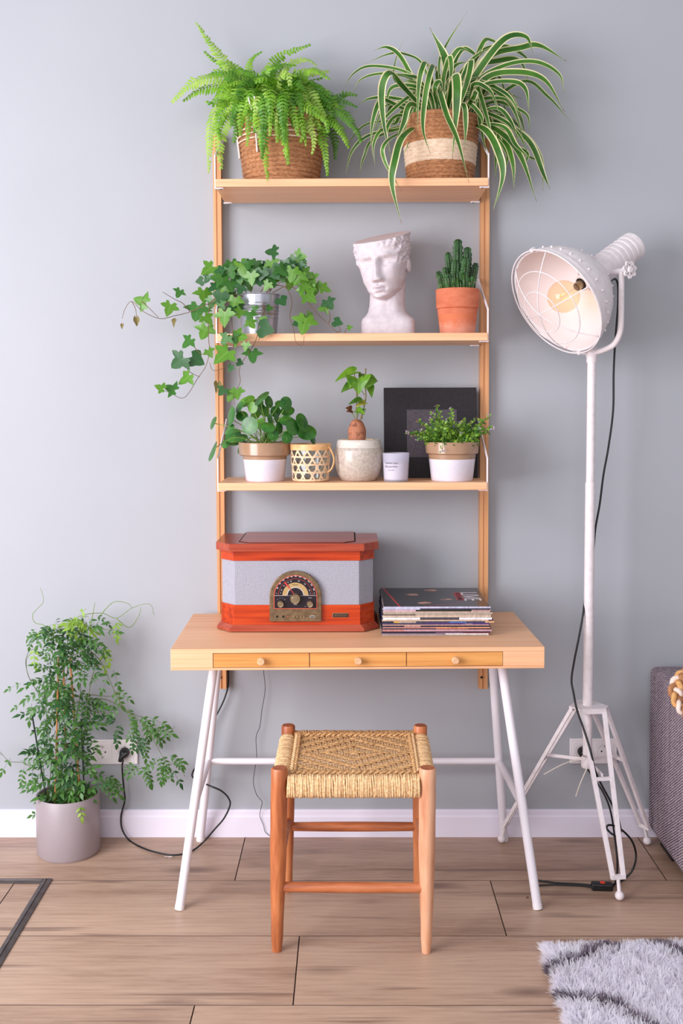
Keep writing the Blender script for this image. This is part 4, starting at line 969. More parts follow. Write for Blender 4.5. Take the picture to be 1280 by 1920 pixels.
def strip_(path_fn, n, w, name, off):
    # ribbon lying on the wall of the holder: path_fn gives (angle, height)
    q = MB(); vs = []
    for k in range(n+1):
        a, z = path_fn(k/n); a2, z2 = path_fn(min(1, k/n+.01)); a1, z1 = path_fn(max(0, k/n-.01)); r = rr_(z)+off+.0006*sin(k*1.9)
        da, dz = (a2-a1)*r, z2-z1; l = math.hypot(da, dz); ta, tz = -dz/l*w/2, da/l*w/2
        for sg in (-1, 1):
            for th in (0, .0009): vs.append((RC.x+(r+th)*cos(a+sg*ta/r), RC.y+(r+th)*sin(a+sg*ta/r), RC.z+z+sg*tz))
    fs = []
    for k in range(n):
        o_, e = k*4, k*4+4; fs += [(o_, o_+2, e+2, e), (o_+1, e+1, e+3, o_+3), (o_, e, e+1, o_+1), (o_+2, o_+3, e+3, e+2)]
    return q.add(vs, fs).build(name, RAT, rat, 30)
nd = 12; zt_, zb_ = rh*.86, .003; z0h = rh*.05
for k in range(nd):
    a0 = 2*pi*k/nd
    strip_(lambda u, a0=a0: (a0+(zb_+(zt_-zb_)*u-z0h)*.577/.055, zb_+(zt_-zb_)*u), 12, .0050, 'weave_strip', .0004)
    strip_(lambda u, a0=a0: (a0+pi/12-(zb_+(zt_-zb_)*u-z0h)*.577/.055, zb_+(zt_-zb_)*u), 12, .0050, 'weave_strip', .0012)
for zf in (.05, .255, .46, .665): strip_(lambda u, zf=zf: (2*pi*u, rh*zf), 48, .0050, 'weave_hoop', .0008)
MB().lathe([(.0585, rh*.84), (.0615, rh*.84), (.0625, rh*.99), (.0615, rh), (.0585, rh), (.0575, rh*.9)], RC, 48).build('rim_band', RATB, rat, 30)
MB().lathe([(0, .0005), (.05, .0005), (.0525, .003), (.05, .0045), (0, .0045)], RC, 32).build('base_disc', RAT, rat)
hp_ = [(612, 833), (621, 845), (626, 862), (622, 878), (614, 886)]
P = [at(x, y, -.245) for x, y in hp_]
MB().tube(smooth_path(P, 6), .0046, 8, flat=.6).build('handle', RATB, rat, 60)
MB().lathe([(0, .003), (.003, .002), (.0038, 0), (0, 0)], P[0]+Vector((0, -.004, -.003)), 12, M4=zframe((0, 0, 0), (0, -1, 0))).build('rivet', BRASS, rat)

# --- sprouting sweet potato
STONE = M('speckled_stoneware', (172, 158, 146), (196, 184, 172), 120, .35, bump=.15, coat=.3, bdist=.0008)
STONEW = M('pale_stoneware_rim', (206, 196, 186), (216, 208, 198), 60, .3, coat=.3)
TUBER = M('sweet_potato_skin', (112, 62, 42), (174, 112, 82), 75, .75, bump=.8, lo=.3, hi=.5, bdist=.002)
PICK = M('toothpick_wood', (222, 190, 142), None, rough=.6)
WC = Vector((.0300, -.195, S3+.0003))
swp = thing('sprouting_sweet_potato', 'sprouting sweet potato standing in the mouth of a round grey stoneware pot', 'plant', WC, 'potted plants')
wh = at(672, 824, -.195).z-WC.z; s_ = wh/.129
prof = [(0, 0), (.050, 0), (.053, .002), (.064, .02), (.0715, .045), (.0742, .072), (.0735, .095), (.071, .102), (.0685, .104), (.0665, .118), (.0640, .127), (.0615, .129), (.059, .126), (.058, .10), (0, .10)]
MB().lathe([(r, z*s_) for r, z in prof], WC, 56, mis=[0]*8+[1]*6).build('pot', [STONE, STONEW], swp, 50)
tc = at(668, 806, -.195); q = MB(); vs = []; n = 28; rows_ = 20; th_ = at(668, 785, -.195).z-(WC.z+wh-.03)
for i in range(rows_+1):
    u = i/rows_; rr = .0268*(sin(pi*min(.5, u*.5+.25)) if u < .5 else sqrt(max(0, 1-((u-.5)/.5)**2.4)))*(1 if u < .97 else .8)
    for j in range(n):
        a = 2*pi*j/n; b_ = 1+.07*noise.noise(Vector((cos(a)*1.5, sin(a)*1.5, u*4)))+.03*noise.noise(Vector((cos(a)*5, sin(a)*5, u*14)))
        vs.append((tc.x+rr*b_*cos(a)+.002*sin(u*3), tc.y+rr*b_*sin(a), WC.z+wh-.03+th_*u))
fs = [(i*n+j, i*n+(j+1) % n, (i+1)*n+(j+1) % n, (i+1)*n+j) for i in range(rows_) for j in range(n)]+[tuple(rows_*n+j for j in range(n)), tuple(range(n))[::-1]]
q.add(vs, fs).build('tuber', TUBER, swp, 180)
for (xa, xb, Ya, Yb) in ((640, 662, -.225, -.20), (676, 699, -.20, -.215), (660, 668, -.15, -.18)):
    a, b = at(xa, 824, Ya), at(xb, 824, Yb); a.z = b.z = WC.z+wh+.0012
    MB().tube([a, b], .0011, 6).build('toothpick', PICK, swp)
SWL = leafmat('sweet_potato_leaf', (84, 142, 34), (126, 178, 52), 40, .38, .35, (160, 196, 90), .02)
SWD = leafmat('sweet_potato_leaf_dark', (58, 104, 32), (92, 138, 46), 40, .4, .3, (140, 170, 80), .02)
BUD = leafmat('brown_bud', (98, 54, 34), (136, 82, 52), 60, .6, .2)
HEART = sym([(.10, -.14), (.30, -.22), (.46, -.10), (.47, .10), (.36, .36), (.20, .68), (0, 1.02)])
def hleaf(zx, zy, bx, by, Y, nrm, mat, wid=1.0, cup=.3, fold=.15):
    a, b = P2(bx, by, 3.765, 600, 680, Y), P2(zx, zy, 3.765, 600, 680, Y-.012); s = (b-a).length
    q = fan_leaf([(x*wid, y) for x, y in HEART], (0, .35), cup, '', None, fold); q.v = [tuple(frame(a, b-a, nrm, s) @ Vector(p)) for p in q.v]
    return q.build('leaf', mat, swp, 180)
hleaf(98,125, 240,58, -.21, (-.1,-.5,.8), SWL, .75); hleaf(272,215, 268,110, -.25, (0,-1,.35), SWL, 1.7, .9, .1); hleaf(320,185, 345,115,-.24,(.4,-1,.3),SWL,1.4); hleaf(205,180,235,120,-.235,(-.4,-1,.3),SWL,1.3)
hleaf(408,130, 340,105, -.20, (.2,-.6,.8), SWD, 1.1); hleaf(368,246, 345,165, -.205, (.6,-1,.1), SWL, .9); hleaf(145,208, 215,160, -.19, (-.3,-.8,.5), SWD, .9); hleaf(196,290, 285,265, -.22, (0,-.5,.9), SWD, .9); hleaf(318,362, 262,335, -.225, (.2,-.8,.6), SWL, 1.0); hleaf(250,310, 312,280, -.215, (0,-.6,.8), leafmat('yellowing_leaf', (170,170,60),(190,186,80),40,.4,.3), .9); hleaf(272,108, 292,78, -.19, (0,-.8,.4), SWD, 1.0)
hleaf(180,318,220,330,-.2,(0,-.8,.5),BUD,1.2); hleaf(186,345,222,335,-.2,(0,-.8,.1),BUD,1.0); hleaf(325,325,285,345,-.215,(0,-.8,.6),SWD,.8)
for V, r in (([(285,400),(305,330),(322,240),(318,150),(322,40)], .0020), ([(260,395),(255,320),(262,240),(268,120)], .0017), ([(245,390),(225,355),(200,325)], .0014), ([(312,230),(285,180),(268,112)], .0012), ([(305,300),(280,270)], .0011), ([(258,300),(255,215),(240,60)], .0012), ([(320,190),(345,110)], .001), ([(268,380),(262,340)], .0014), ([(295,400),(300,365),(318,340)], .0014)):
    MB().tube(smooth_path([P2(x, y, 3.765, 600, 680, -.20) for x, y in V], 6), r, 6).build('stem', M('sprout_stem', (118, 92, 58), (112, 130, 60), 40, .6), swp, 180)

# --- candle
m, t = newmat('frosted_glass', (226, 222, 236), .5)
a = t.new('ShaderNodeBsdfTransparent'); a.inputs[0].default_value = (.93, .93, .97, 1); mx = t.new('ShaderNodeMixShader'); mx.inputs[0].default_value = .34
t.link(a.outputs[0], mx.inputs[1]); t.link(t.b.outputs[0], mx.inputs[2]); t.link(mx.outputs[0], t.out.inputs[0]); FROST = m
WAX = M('candle_wax', (240, 230, 220), None, rough=.5)
KC = Vector((at(742, 880, -.235).x, -.235, S3+.0003)); kh = at(742, 849, -.235).z-KC.z
can = thing('scented_candle', 'scented candle in frosted glass standing before the black square cover', 'candle', KC)
MB().lathe([(0, 0), (.0345, 0), (.0362, .0015), (.0402, kh-.001), (.0395, kh), (.0382, kh-.001), (.0345, .006), (0, .006)], KC, 40).build('glass_jar', FROST, can, 40)
MB().lathe([(0, .0065), (.0338, .0065), (.0366, kh*.64), (.0355, kh*.65), (0, kh*.645)], KC, 36).build('wax', WAX, can, 40)
MB().tube([KC+Vector((0, 0, kh*.64)), KC+Vector((.0008, 0, kh*.64+.008))], .0008, 6).build('wick', DARKHOLE, can)
GREYT = M('grey_print', (88, 84, 92), None, rough=.6)
def ctext(s, size, X, zf, sx=1.0): 
    M4 = FRONT(KC.x+X, KC.y-.0405, KC.z+kh*zf) @ Matrix.Rotation(radians(-2), 4, 'X'); o = text(s, size, GREYT, can, M4, 'label_lettering', 'LEFT', sx=sx)
    for vtx in o.data.vertices:   # wrap the print round the glass
        x = vtx.co.x*sx+X; vtx.co.z += -(0.0405-sqrt(max(0, .0405**2-x*x)))
ctext('sweet pea', .0088, -.033, .665); ctext('& jasmine', .0088, -.033, .545); ctext('tea candle', .0045, -.026, .42)

# --- black square cover leaning on the wall
BLK = M('black_canvas', (24, 20, 26), (32, 28, 34), 120, .75, bump=.15)
m, t = newmat('engraved_square', (62, 54, 62), .55)
v = t.coord('Object', (1, 1, 1)); g1 = t.noise(t.coord('Object', (60, 1, 900), rot=(0, .6, 0)), 1, 2); g2 = t.noise(t.coord('Object', (900, 1, 60), rot=(0, .5, 0)), 1, 2)
msk = t.ramp(t.noise(v, 14, 1), [(.47, (0, 0, 0, 1)), (.53, (1, 1, 1, 1))]); t.base(t.ramp(t.mix(g1, g2, msk), [(.40, (46, 38, 46)), (.62, (84, 74, 84))])); ENG = m
fa, fbm = at(720, 727, -.055), at(895, 903, -.085)
fz0, fz1 = S3+.0005, fa.z
frm = thing('square_cover', 'black square canvas with a dark grey engraved square leaning on the wall', 'picture', (.257, -.085, fz0))
def leanbox(x0, x1, z0, z1, y0, y1, nm, mt, bev=0):
    lean = (.050)/(fz1-fz0); q = MB(); q.box(x0, x1, y0, y1, z0, z1); q.v = [(x, y+(z-fz0)*lean, z) for x, y, z in q.v]; return q.build(nm, mt, frm, 0, bevel=bev)
fx0, fx1 = at(720, 800, -.085).x, at(895, 800, -.085).x
leanbox(fx0, fx1, fz0, fz1, -.103, -.083, 'canvas', BLK, .0012)
i0, i1 = at(763, 768, -.09), at(857, 857, -.09); leanbox(i0.x, i1.x, i1.z, i0.z, -.1036, -.1028, 'engraved_square', ENG)

# --- flowering herb
HB = leafmat('bellflower_leaf', (104, 150, 42), (158, 196, 78), 60, .4, .3); HB2 = leafmat('bellflower_leaf_dark', (52, 104, 40), (84, 136, 54), 60, .4, .3)
PUR = leafmat('purple_petal', (170, 140, 176), (206, 176, 200), 60, .5, .3); DRYF = M('dried_bloom', (96, 72, 56), (128, 100, 74), 120, .8)
EC = Vector((at(847, 870, -.205).x, -.205, S3+.0003)); eh = at(847, 828, -.205).z-EC.z
herb = thing('bellflower', 'small leaved bellflower with faded purple blooms in a taupe and white glazed pot', 'plant', EC, 'potted plants')
collar_pot(herb, EC, .0625, .0805, eh, eh*.69, .071, eh*.56, [TAUPE, WGLAZE])
def tiny(q, p, d, n, s, mi): 
    F = frame(p, d, n, s); q.add([F @ Vector(v) for v in ((0, 0, 0), (.36, .25, .05), (.34, .65, .02), (0, 1, -.05), (-.34, .65, .02), (-.36, .25, .05))], [(0, 1, 2, 3), (0, 3, 4, 5)], mi)
HT = [(820,305),(925,325),(690,415),(618,495),(680,545),(1195,375),(1215,465),(1100,400),(1020,410),(770,400),(980,430),(1150,470),(740,450),(860,430),(900,400),(1060,430),(1120,520),(700,480),(960,480),(800,480),(1000,500),(860,630),(740,520),(830,400),(1080,470),(1180,500),(660,515),(900,480),(790,360),(1150,430)]
for k, (zx, zy) in enumerate(HT):
    Y1 = -.205+rng.uniform(-.07, .06) if k != 21 else -.292
    tip = P2(zx, zy, 3.765, 600, 680, Y1); b0 = Vector((EC.x+(tip.x-EC.x)*rng.uniform(.2, .6), EC.y+rng.uniform(-.045, .045), EC.z+eh-.014))
    mid = b0.lerp(tip, .55)+Vector(((b0.x-tip.x)*.1, 0, .010 if k != 21 else .075)); P = smooth_path([b0, mid, tip], 8)
    sp_ = MB(); sp_.tube(P, .0008, 4)
    for i, p in enumerate(P):
        for _ in range(3 if i < 13 else 2):
            d = Vector((rng.uniform(-1, 1), rng.uniform(-1, .6), rng.uniform(-.3, .9))); tiny(sp_, p+d*.003, d, (rng.uniform(-.5, .5), -1, .7), rng.uniform(.008, .0125)*(1.15 if i < 8 else .8), 1 if rng.random() < .6 else 2)
    mi = 3 if k in (3, 1, 9, 13) or rng.random() < .3 else 4
    for _ in range(7 if k in (3, 26) else 4):
        d = Vector((rng.uniform(-1, 1), rng.uniform(-1, .3), rng.uniform(-.4, 1))); tiny(sp_, tip+d*.003, d, (0, -1, .3), rng.uniform(.003, .007), mi)
    sp_.build('sprig', [GSTEM, HB, HB2, PUR, DRYF], herb, 180)
q = MB()
for k in range(520):
    a = rng.uniform(0, 2*pi); r = .078*sqrt(rng.random()); p = Vector((EC.x+r*cos(a), EC.y+r*sin(a), EC.z+eh-.012+rng.uniform(0, .034)*(1.2-(r/.085)**2)))
    d = Vector((cos(a)*rng.uniform(.2, 1), sin(a)*rng.uniform(.2, 1), rng.uniform(-.1, .9))); tiny(q, p, d, (0, -.8, .8), rng.uniform(.008, .013), 0 if rng.random() < .6 else 1)
q.build('foliage', [HB, HB2], herb, 180, stuff=True)

# ------------------------------------------------------------------ jasmine in a floor pot
JC = Vector((-.885, -.122, 0))
jas = thing('potted_jasmine', 'climbing jasmine on canes in a mauve grey cylinder pot on the floor', 'plant', JC)
POTM = M('mauve_grey_pot', (154, 142, 146), (160, 148, 152), 8, .4)
jr, jh = .0975, .188
MB().lathe([(0, .0005), (jr-.006, .0005), (jr, .010), (jr+.0005, jh-.003), (jr-.002, jh), (jr-.006, jh-.002), (jr-.007, jh-.05), (0, jh-.05)], JC, 64).build('pot', POTM, jas, 40)
MB().lathe([(.082, jh-.045), (.0865, jh-.008), (.0845, jh-.008), (.080, jh-.04), (0, jh-.035)], JC, 40, mis=[0, 0, 0, 1]).build('inner_pot', [M('green_plastic_pot', (120, 150, 60), None, rough=.5), SOIL], jas, 40)
CANE = M('bamboo_cane', (176, 112, 62), (206, 146, 92), 60, .6); STAKE = M('dark_green_wire', (24, 38, 34), None, rough=.5)
def jp(zx, zy, Y=-.122): return P2(zx, zy, 3.4278, 0, 1080, Y)
for a, b, Y in (((353,1490),(376,525),-.135),((515,1430),(450,530),-.12),((430,1440),(405,480),-.09)):
    MB().tube([jp(*a, Y), jp(*b, Y)], .0032, 8).build('cane', CANE, jas)
for a, b in (((298,1440),(205,885)),((541,1400),(522,920))): MB().tube([jp(*a, -.135), jp(*b, -.135)], .0026, 8).build('wire_stake', STAKE, jas)
p = jp(212, 995, -.137); MB().tube([p+Vector((.004*cos(k), .004*sin(k), 0)) for k in range(6)], .0016, 6, closed=True).build('clip', STAKE, jas)
J1 = leafmat('jasmine_leaf', (46, 92, 36), (88, 136, 58), 30, .38, .25); J2 = leafmat('jasmine_leaf_young', (120, 168, 56), (166, 200, 84), 30, .4, .35); J3 = leafmat('jasmine_leaf_dark', (30, 72, 36), (56, 104, 50), 30, .36, .2)
def compound(n_pairs, mat, curl):
    q = MB(); P = [Vector((0, t, -curl*t*t)) for t in (0, .25, .5, .75, 1)]; q.tube(P, [.012, .011, .010, .008, .006], 4, mi=0)
    def lf(p, d, n, l, w):
        F = frame(p, d, n, 1); q.add([F @ Vector(v) for v in ((0, 0, 0), (w*.8, l*.25, .03*l), (w, l*.42, 0), (w*.55, l*.72, -.06*l), (0, l, -.2*l), (-w*.55, l*.72, -.06*l), (-w, l*.42, 0), (-w*.8, l*.25, .03*l))], [(0, 1, 2, 6), (0, 6, 7), (2, 3, 5, 6), (3, 4, 5)][0:1]+[(0, 6, 7), (2, 3, 5, 6), (3, 4, 5)], 0)
    for k in range(n_pairs):
        t = .22+.62*k/max(1, n_pairs-1); p = Vector((0, t, -curl*t*t))
        for s in (-1, 1): lf(p, Vector((s, .55+.3*t, -.25)), Vector((0, 0, 1)), rng.uniform(.36, .46), .095)
    lf(P[-1], Vector((0, 1, -curl-.2)), Vector((0, 0, 1)), .62, .125)
    return q.mesh('compound_leaf', mat, smooth=180)
JM = {m_.name: [compound(k, m_, c) for k, c in ((2, .25), (3, .4), (3, .15), (3, .7))] for m_ in (J1, J2, J3)}
njl = [0]
jq = {m_.name: MB() for m_ in (J1, J2, J3)}; jdense = [0]
def jleaf(p, d, n, s, mat):
    me = rng.choice(JM[mat.name])
    if njl[0] < 285: inst(me, 'leaf', jas, frame(p, d, n, s)); njl[0] += 1
    else:
        F = frame(p, d, n, s); jq[mat.name].add([F @ v_.co for v_ in me.vertices], [tuple(f_.vertices) for f_ in me.polygons])
VN = [([(300,1440),(330,1200),(300,900),(280,720),(190,660),(170,540),(220,480)],0),([(290,800),(200,680),(165,560),(190,480),(235,470)],0),([(400,470),(300,330),(225,300),(210,250),(240,210),(280,160),(260,75)],1),
 ([(420,480),(470,300),(540,250),(660,240),(750,270),(850,205),(960,180),(990,250)],1),([(750,275),(830,330),(890,260),(905,200)],1),([(640,260),(690,200),(740,165),(820,175),(850,210)],1),([(590,280),(610,170)],1),
 ([(450,520),(560,480),(640,540),(700,660),(760,790),(830,880),(930,960),(1000,1080),(1060,1180),(1150,1230),(1190,1290)],0),([(560,800),(660,790),(740,820),(830,880),(960,940),(1030,1110)],0),([(560,760),(650,770),(720,770),(760,720)],0),
 ([(760,740),(780,850),(850,880)],0),([(960,960),(1010,990),(1090,1000),(1120,970)],0),([(1000,1200),(930,1230),(850,1240),(770,1220)],0),([(280,1240),(220,1240),(150,1200),(60,1190),(0,1130)],0),([(540,420),(620,350),(740,345)],1),([(560,820),(600,620),(660,520),(670,440)],0),
 ([(380,1460),(420,1000),(400,700),(440,480)],0),([(500,1400),(480,1000),(520,700),(460,500)],0),([(430,1430),(360,1000),(430,640),(420,460)],0),([(520,600),(600,560),(620,380)],0)]
for V, y_ in VN:
    Y0 = rng.uniform(-.17, -.07); P = smooth_path([jp(x, y, Y0+(.0 if x < 620 else .02)) for x, y in V], 6); n = len(P)
    MB().tube(P, [.0013-.0007*k/n for k in range(n)], 4).build('vine', GSTEM if y_ else M('jasmine_stem', (84, 96, 56), (104, 112, 66), 40, .6), jas, 180)
# clusters of compound leaves: centre, spread, count, young
CL = [(430,300,150,45,14,1),(330,330,90,40,9,0),(560,270,60,40,8,1),(500,360,110,50,13,0),(400,430,130,50,12,0),(520,450,70,60,7,0),(330,560,100,60,11,0),(480,560,90,70,10,0),(330,680,90,60,12,0),(470,700,110,70,12,0),(300,770,80,50,8,0),(460,800,120,60,13,0),(560,830,60,50,6,0),(340,900,90,60,11,0),(470,930,90,60,11,0),(390,1010,110,50,11,0),(540,1050,70,50,7,0),(300,1090,80,50,9,0),(450,1120,110,60,12,0),(330,1200,90,60,11,0),(490,1230,100,60,11,0),(350,1310,100,50,11,0),(520,1310,100,50,11,0),(420,1390,130,40,14,0),(580,1360,60,40,8,0),(620,1330,40,40,4,0),(470,1450,110,25,9,1),(330,1480,60,20,4,0)]
jl_out = [(670,440,60,J2),(680,480,70,J2),(640,620,150,J1),(715,610,60,J1),(700,660,110,J1),(740,720,60,J1),(770,720,30,J1),(690,800,120,J1),(740,820,100,J1),(760,850,140,J1),(650,800,110,J1),(820,870,60,J1),(760,930,200,J3),(780,960,100,J3),(850,930,90,J1),(900,900,40,J1),(880,980,110,J1),(930,940,50,J1),(960,930,30,J1),(920,1030,100,J3),(940,1070,100,J1),(870,1020,100,J3),(980,990,40,J1),(1000,960,20,J1),(1040,1150,60,J1),(1010,1180,150,J1),(1060,1190,90,J1),(1100,1200,40,J1),(1120,1230,50,J3),(1080,1160,20,J1),(1040,1230,100,J1),(930,1250,60,J1),(880,1210,150,J1),(760,300,90,J2),(745,290,110,J2),(700,345,5,J1),(220,1250,100,J3),(140,1230,100,J1),(70,1190,120,J1),(20,1150,200,J1),(120,1180,-10,J1),(380,1580,100,J1),(365,1560,160,J1),(300,1520,190,J1),(190,830,90,J1),(240,470,100,J2),(180,820,150,J1),(160,690,160,J1),(690,1290,40,J1),(650,1320,30,J1),(200,380,110,J1),(235,320,150,J1)]
for zx, zy, an, mt in jl_out:
    a = radians(an); p = jp(zx, zy, -.11); d = Vector((cos(a), -.3, -sin(a)))
    for _ in range(2 if 600 < zx < 1100 and zy > 850 else 1): jleaf(p+Vector((rng.uniform(-.008, .008), rng.uniform(-.02, .02), rng.uniform(-.008, .008))), d+Vector((rng.uniform(-.3, .3), 0, rng.uniform(-.3, .3))), (rng.uniform(-.3, .3), -.7, .7), rng.uniform(.036, .05), mt)
for cx, cy, sx, sy, cnt, yg in CL:
    for _ in range(int(cnt*1.15)):
        ox, oy = rng.gauss(0, .55), rng.gauss(0, .55); a = rng.uniform(0, 2*pi)
        p = jp(cx+sx*ox*.62, cy+sy*oy*.9, JC.y+rng.uniform(-.075, .03)); d = Vector((ox+.5*cos(a), rng.uniform(-.8, .3), rng.uniform(-.75, .35)))
        jleaf(p, d, (rng.uniform(-.4, .4), -.6, .8), rng.uniform(.038, .056), J2 if (yg and rng.random() < .6) else rng.choice([J1, J1, J3]))
for m_ in (J1, J2, J3):
    if jq[m_.name].v: jq[m_.name].build('foliage', m_, jas, 180, stuff=True)

# ------------------------------------------------------------------ wall sockets and cords
def wall_socket(x0, y0, x1, y1, label):
    a, b = at(x0, y0, -.008), at(x1, y1, -.008); w_, h_ = (b.x-a.x), (a.z-b.z); cx, cz = (a.x+b.x)/2, (a.z+b.z)/2
    s = thing('wall_socket', label, 'socket', (cx, 0, cz), 'double wall sockets')
    MB().box(a.x, b.x, -.009, -.0003, b.z, a.z).build('cover_frame', PLAST, s, 0, bevel=.0025)
    out = []
    for sx in (-1, 1):
        c = Vector((cx+sx*w_*.235, -.0095, cz)); hs = h_*.36
        q = MB(); ins = [(c.x-hs, c.z-hs), (c.x+hs, c.z-hs), (c.x+hs, c.z+hs), (c.x-hs, c.z+hs)]
        # square insert with a round well
        n = 32; vs = []; R_ = hs*.74
        for k in range(n):
            a_ = 2*pi*k/n; m_ = max(abs(cos(a_)), abs(sin(a_))); vs.append((c.x+hs*cos(a_)/m_, -.0105, c.z+hs*sin(a_)/m_))
        for k in range(n): vs.append((c.x+R_*cos(2*pi*k/n), -.0105, c.z+R_*sin(2*pi*k/n)))
        for k in range(n): vs.append((c.x+R_*.95*cos(2*pi*k/n), -.0092, c.z+R_*.95*sin(2*pi*k/n)))
        for k in range(n): vs.append((c.x+hs*cos(2*pi*k/n)/max(abs(cos(2*pi*k/n)), abs(sin(2*pi*k/n))), -.0085, c.z+hs*sin(2*pi*k/n)/max(abs(cos(2*pi*k/n)), abs(sin(2*pi*k/n)))))
        fs = [(k, (k+1) % n, n+(k+1) % n, n+k) for k in range(n)]+[(n+k, n+(k+1) % n, 2*n+(k+1) % n, 2*n+k) for k in range(n)]+[tuple(2*n+k for k in range(n))]+[(3*n+k, 3*n+(k+1) % n, (k+1) % n, k) for k in range(n)]
        o = q.add(vs, fs).build('socket_insert', PLAST, s, 30)
        for dx, dz in ((-.0095, 0), (.0095, 0), (0, .0)):
            if dx == 0: continue
            MB().lathe([(0, .0004), (.0026, .0004), (.0028, 0)], (c.x+dx, -.0092, c.z), 12, M4=zframe((0, 0, 0), (0, -1, 0))).build('pin_hole', DARKHOLE, o)
        for dz in (-.017, .017): MB().box(c.x-.003, c.x+.003, -.0112, -.0088, c.z+dz-.0035, c.z+dz+.0035).build('earth_clip', SILV, o, 0)
        out.append(c)
    return out
s1 = wall_socket(168, 1387, 258, 1433, 'white double wall socket behind the jasmine')
s2 = wall_socket(1068, 1385, 1156, 1432, 'white double wall socket behind the tripod lamp')
def plug(q, c, tilt):
    q.lathe([(0, .030), (.008, .029), (.014, .020), (.0165, .006), (.0165, 0), (0, 0)], c, 18, M4=zframe((0, 0, 0), (0, -1, 0)), sx=1.0)
    q.tube([c+Vector((.012, -.022, .004)), c+Vector((-.006, -.026, -.008)), c+Vector((-.011, -.026, -.022))], [.008, .0085, .006], 10)
# cord of the record player
cp = [(at(231, 1424, -.036)), at(229, 1440, -.03), at(232, 1478, -.024), at(234, 1500, -.024), at(227, 1530, -.022), at(229, 1555, -.03), at(243, 1576, -.045), on(268, 1590, .004), on(292, 1598, .004), on(320, 1603, .004), on(345, 1601, .004), on(362, 1594, .004)]
cp += [at(380, 1580, -.09), at(403, 1554, -.10), at(420, 1534, -.10), at(431, 1510, -.10), at(428, 1496, -.10), at(415, 1483, -.10), at(395, 1474, -.10), at(378, 1467, -.06), at(362, 1458, -.03), at(361, 1448, -.022), at(372, 1430, -.022), at(385, 1398, -.022), at(392, 1366, -.022), at(405, 1342, -.02), at(419, 1314, -.018), at(427, 1288, -.018), at(428, 1262, -.018), at(427, 1240, -.018), at(427, 1180, -.018)]
q = MB().tube(smooth_path(cp, 7), .0027, 8)
pc = thing('power_cord', 'black power cord plugged in by the jasmine and drooping along the floor under the desk', 'cord', (s1[1].x, -.01, s1[1].z))
q.build('cable', BLACKR, pc, 180)
q = MB(); plug(q, s1[1]+Vector((0, .0005, 0)), 0); q.build('plug', BLACKP, pc, 60)
wp = [at(x, y, -.02) for x, y in [(494,1225),(494,1257),(497,1292),(491,1330),(487,1362),(480,1382),(481,1420),(477,1446),(475,1468),(481,1490),(491,1503),(489,1516),(487,1530),(494,1548),(497,1560),(508,1569)]]
o = MB().tube(smooth_path(wp, 6), .0009, 6).build('antenna_wire', BLACKR, None, 180); tag(o, 'thin dark wire hanging down from behind the desk to the floor', 'wire')

# ------------------------------------------------------------------ tripod floor lamp
LX, LY = .727, -.2
lamp = thing('floor_lamp', 'white industrial tripod floor lamp with caged round head beside the desk', 'lamp', (.735, -.19, 0))
PVT = Vector((LX, LY, 1.784)); LN = Vector((-.751, -.415, -.525)).normalized(); LH = Vector((.484, -.875, 0)).normalized()
FCN = PVT+LN*.155
LM = Matrix.Identity(4); xa = LH; ya = LN.cross(xa); LM = Matrix(((xa.x, ya.x, LN.x, FCN.x), (xa.y, ya.y, LN.y, FCN.y), (xa.z, ya.z, LN.z, FCN.z), (0, 0, 0, 1)))
BOWLIN = M('lamp_bowl_inside', (236, 224, 222), None, rough=.5)
prof_o = [(.0, -.158), (.043, -.157), (.05, -.152), (.078, -.139), (.105, -.119), (.130, -.090), (.148, -.060), (.158, -.030), (.1595, -.014), (.1655, -.012), (.167, .0), (.165, .003), (.161, .003)]
prof_i = [(.157, -.012), (.155, -.03), (.145, -.058), (.127, -.087), (.102, -.115), (.075, -.134), (.045, -.146), (0, -.148)]
sh = MB().lathe(prof_o+prof_i, (0, 0, 0), 64, M4=LM, mis=[0]*12+[1]*8).build('lamp_shade', [LAMPW, BOWLIN], lamp, 40)
for k in range(28):
    a = 2*pi*k/28; p = LM @ Vector((.1585*cos(a), .1585*sin(a), -.032)); nrm = (LM.to_3x3() @ Vector((cos(a), sin(a), -.2))).normalized()
    MB().lathe([(0, .0042), (.0022, .0036), (.0036, .0018), (.004, 0), (.004, -.002)], p, 10, M4=zframe((0, 0, 0), nrm)).build('rivet', LAMPW, sh, 60)
for k in range(18):
    a = 2*pi*k/18+.1; p = LM @ Vector((.1055*cos(a), .1055*sin(a), -.1195)); nrm = (LM.to_3x3() @ Vector((cos(a), sin(a), -1.1))).normalized()
    MB().lathe([(0, .0036), (.002, .003), (.0032, .0015), (.0036, 0), (.0036, -.002)], p, 8, M4=zframe((0, 0, 0), nrm)).build('rivet', LAMPW, sh, 60)
# rear tube with cooling ribs
pr = [(.044, -.140)]; z = -.16
while z > -.315: pr += [(.0425, z), (.0425, z-.008), (.0450, z-.010), (.0450, z-.018), (.0425, z-.020)]; z -= .0205
pr += [(.0445, -.33), (.0445, -.342), (.041, -.344), (.030, -.344), (0, -.342)]
MB().lathe(pr[::-1], (0, 0, 0), 40, M4=LM).build('rear_housing', LAMPW, lamp, 30)
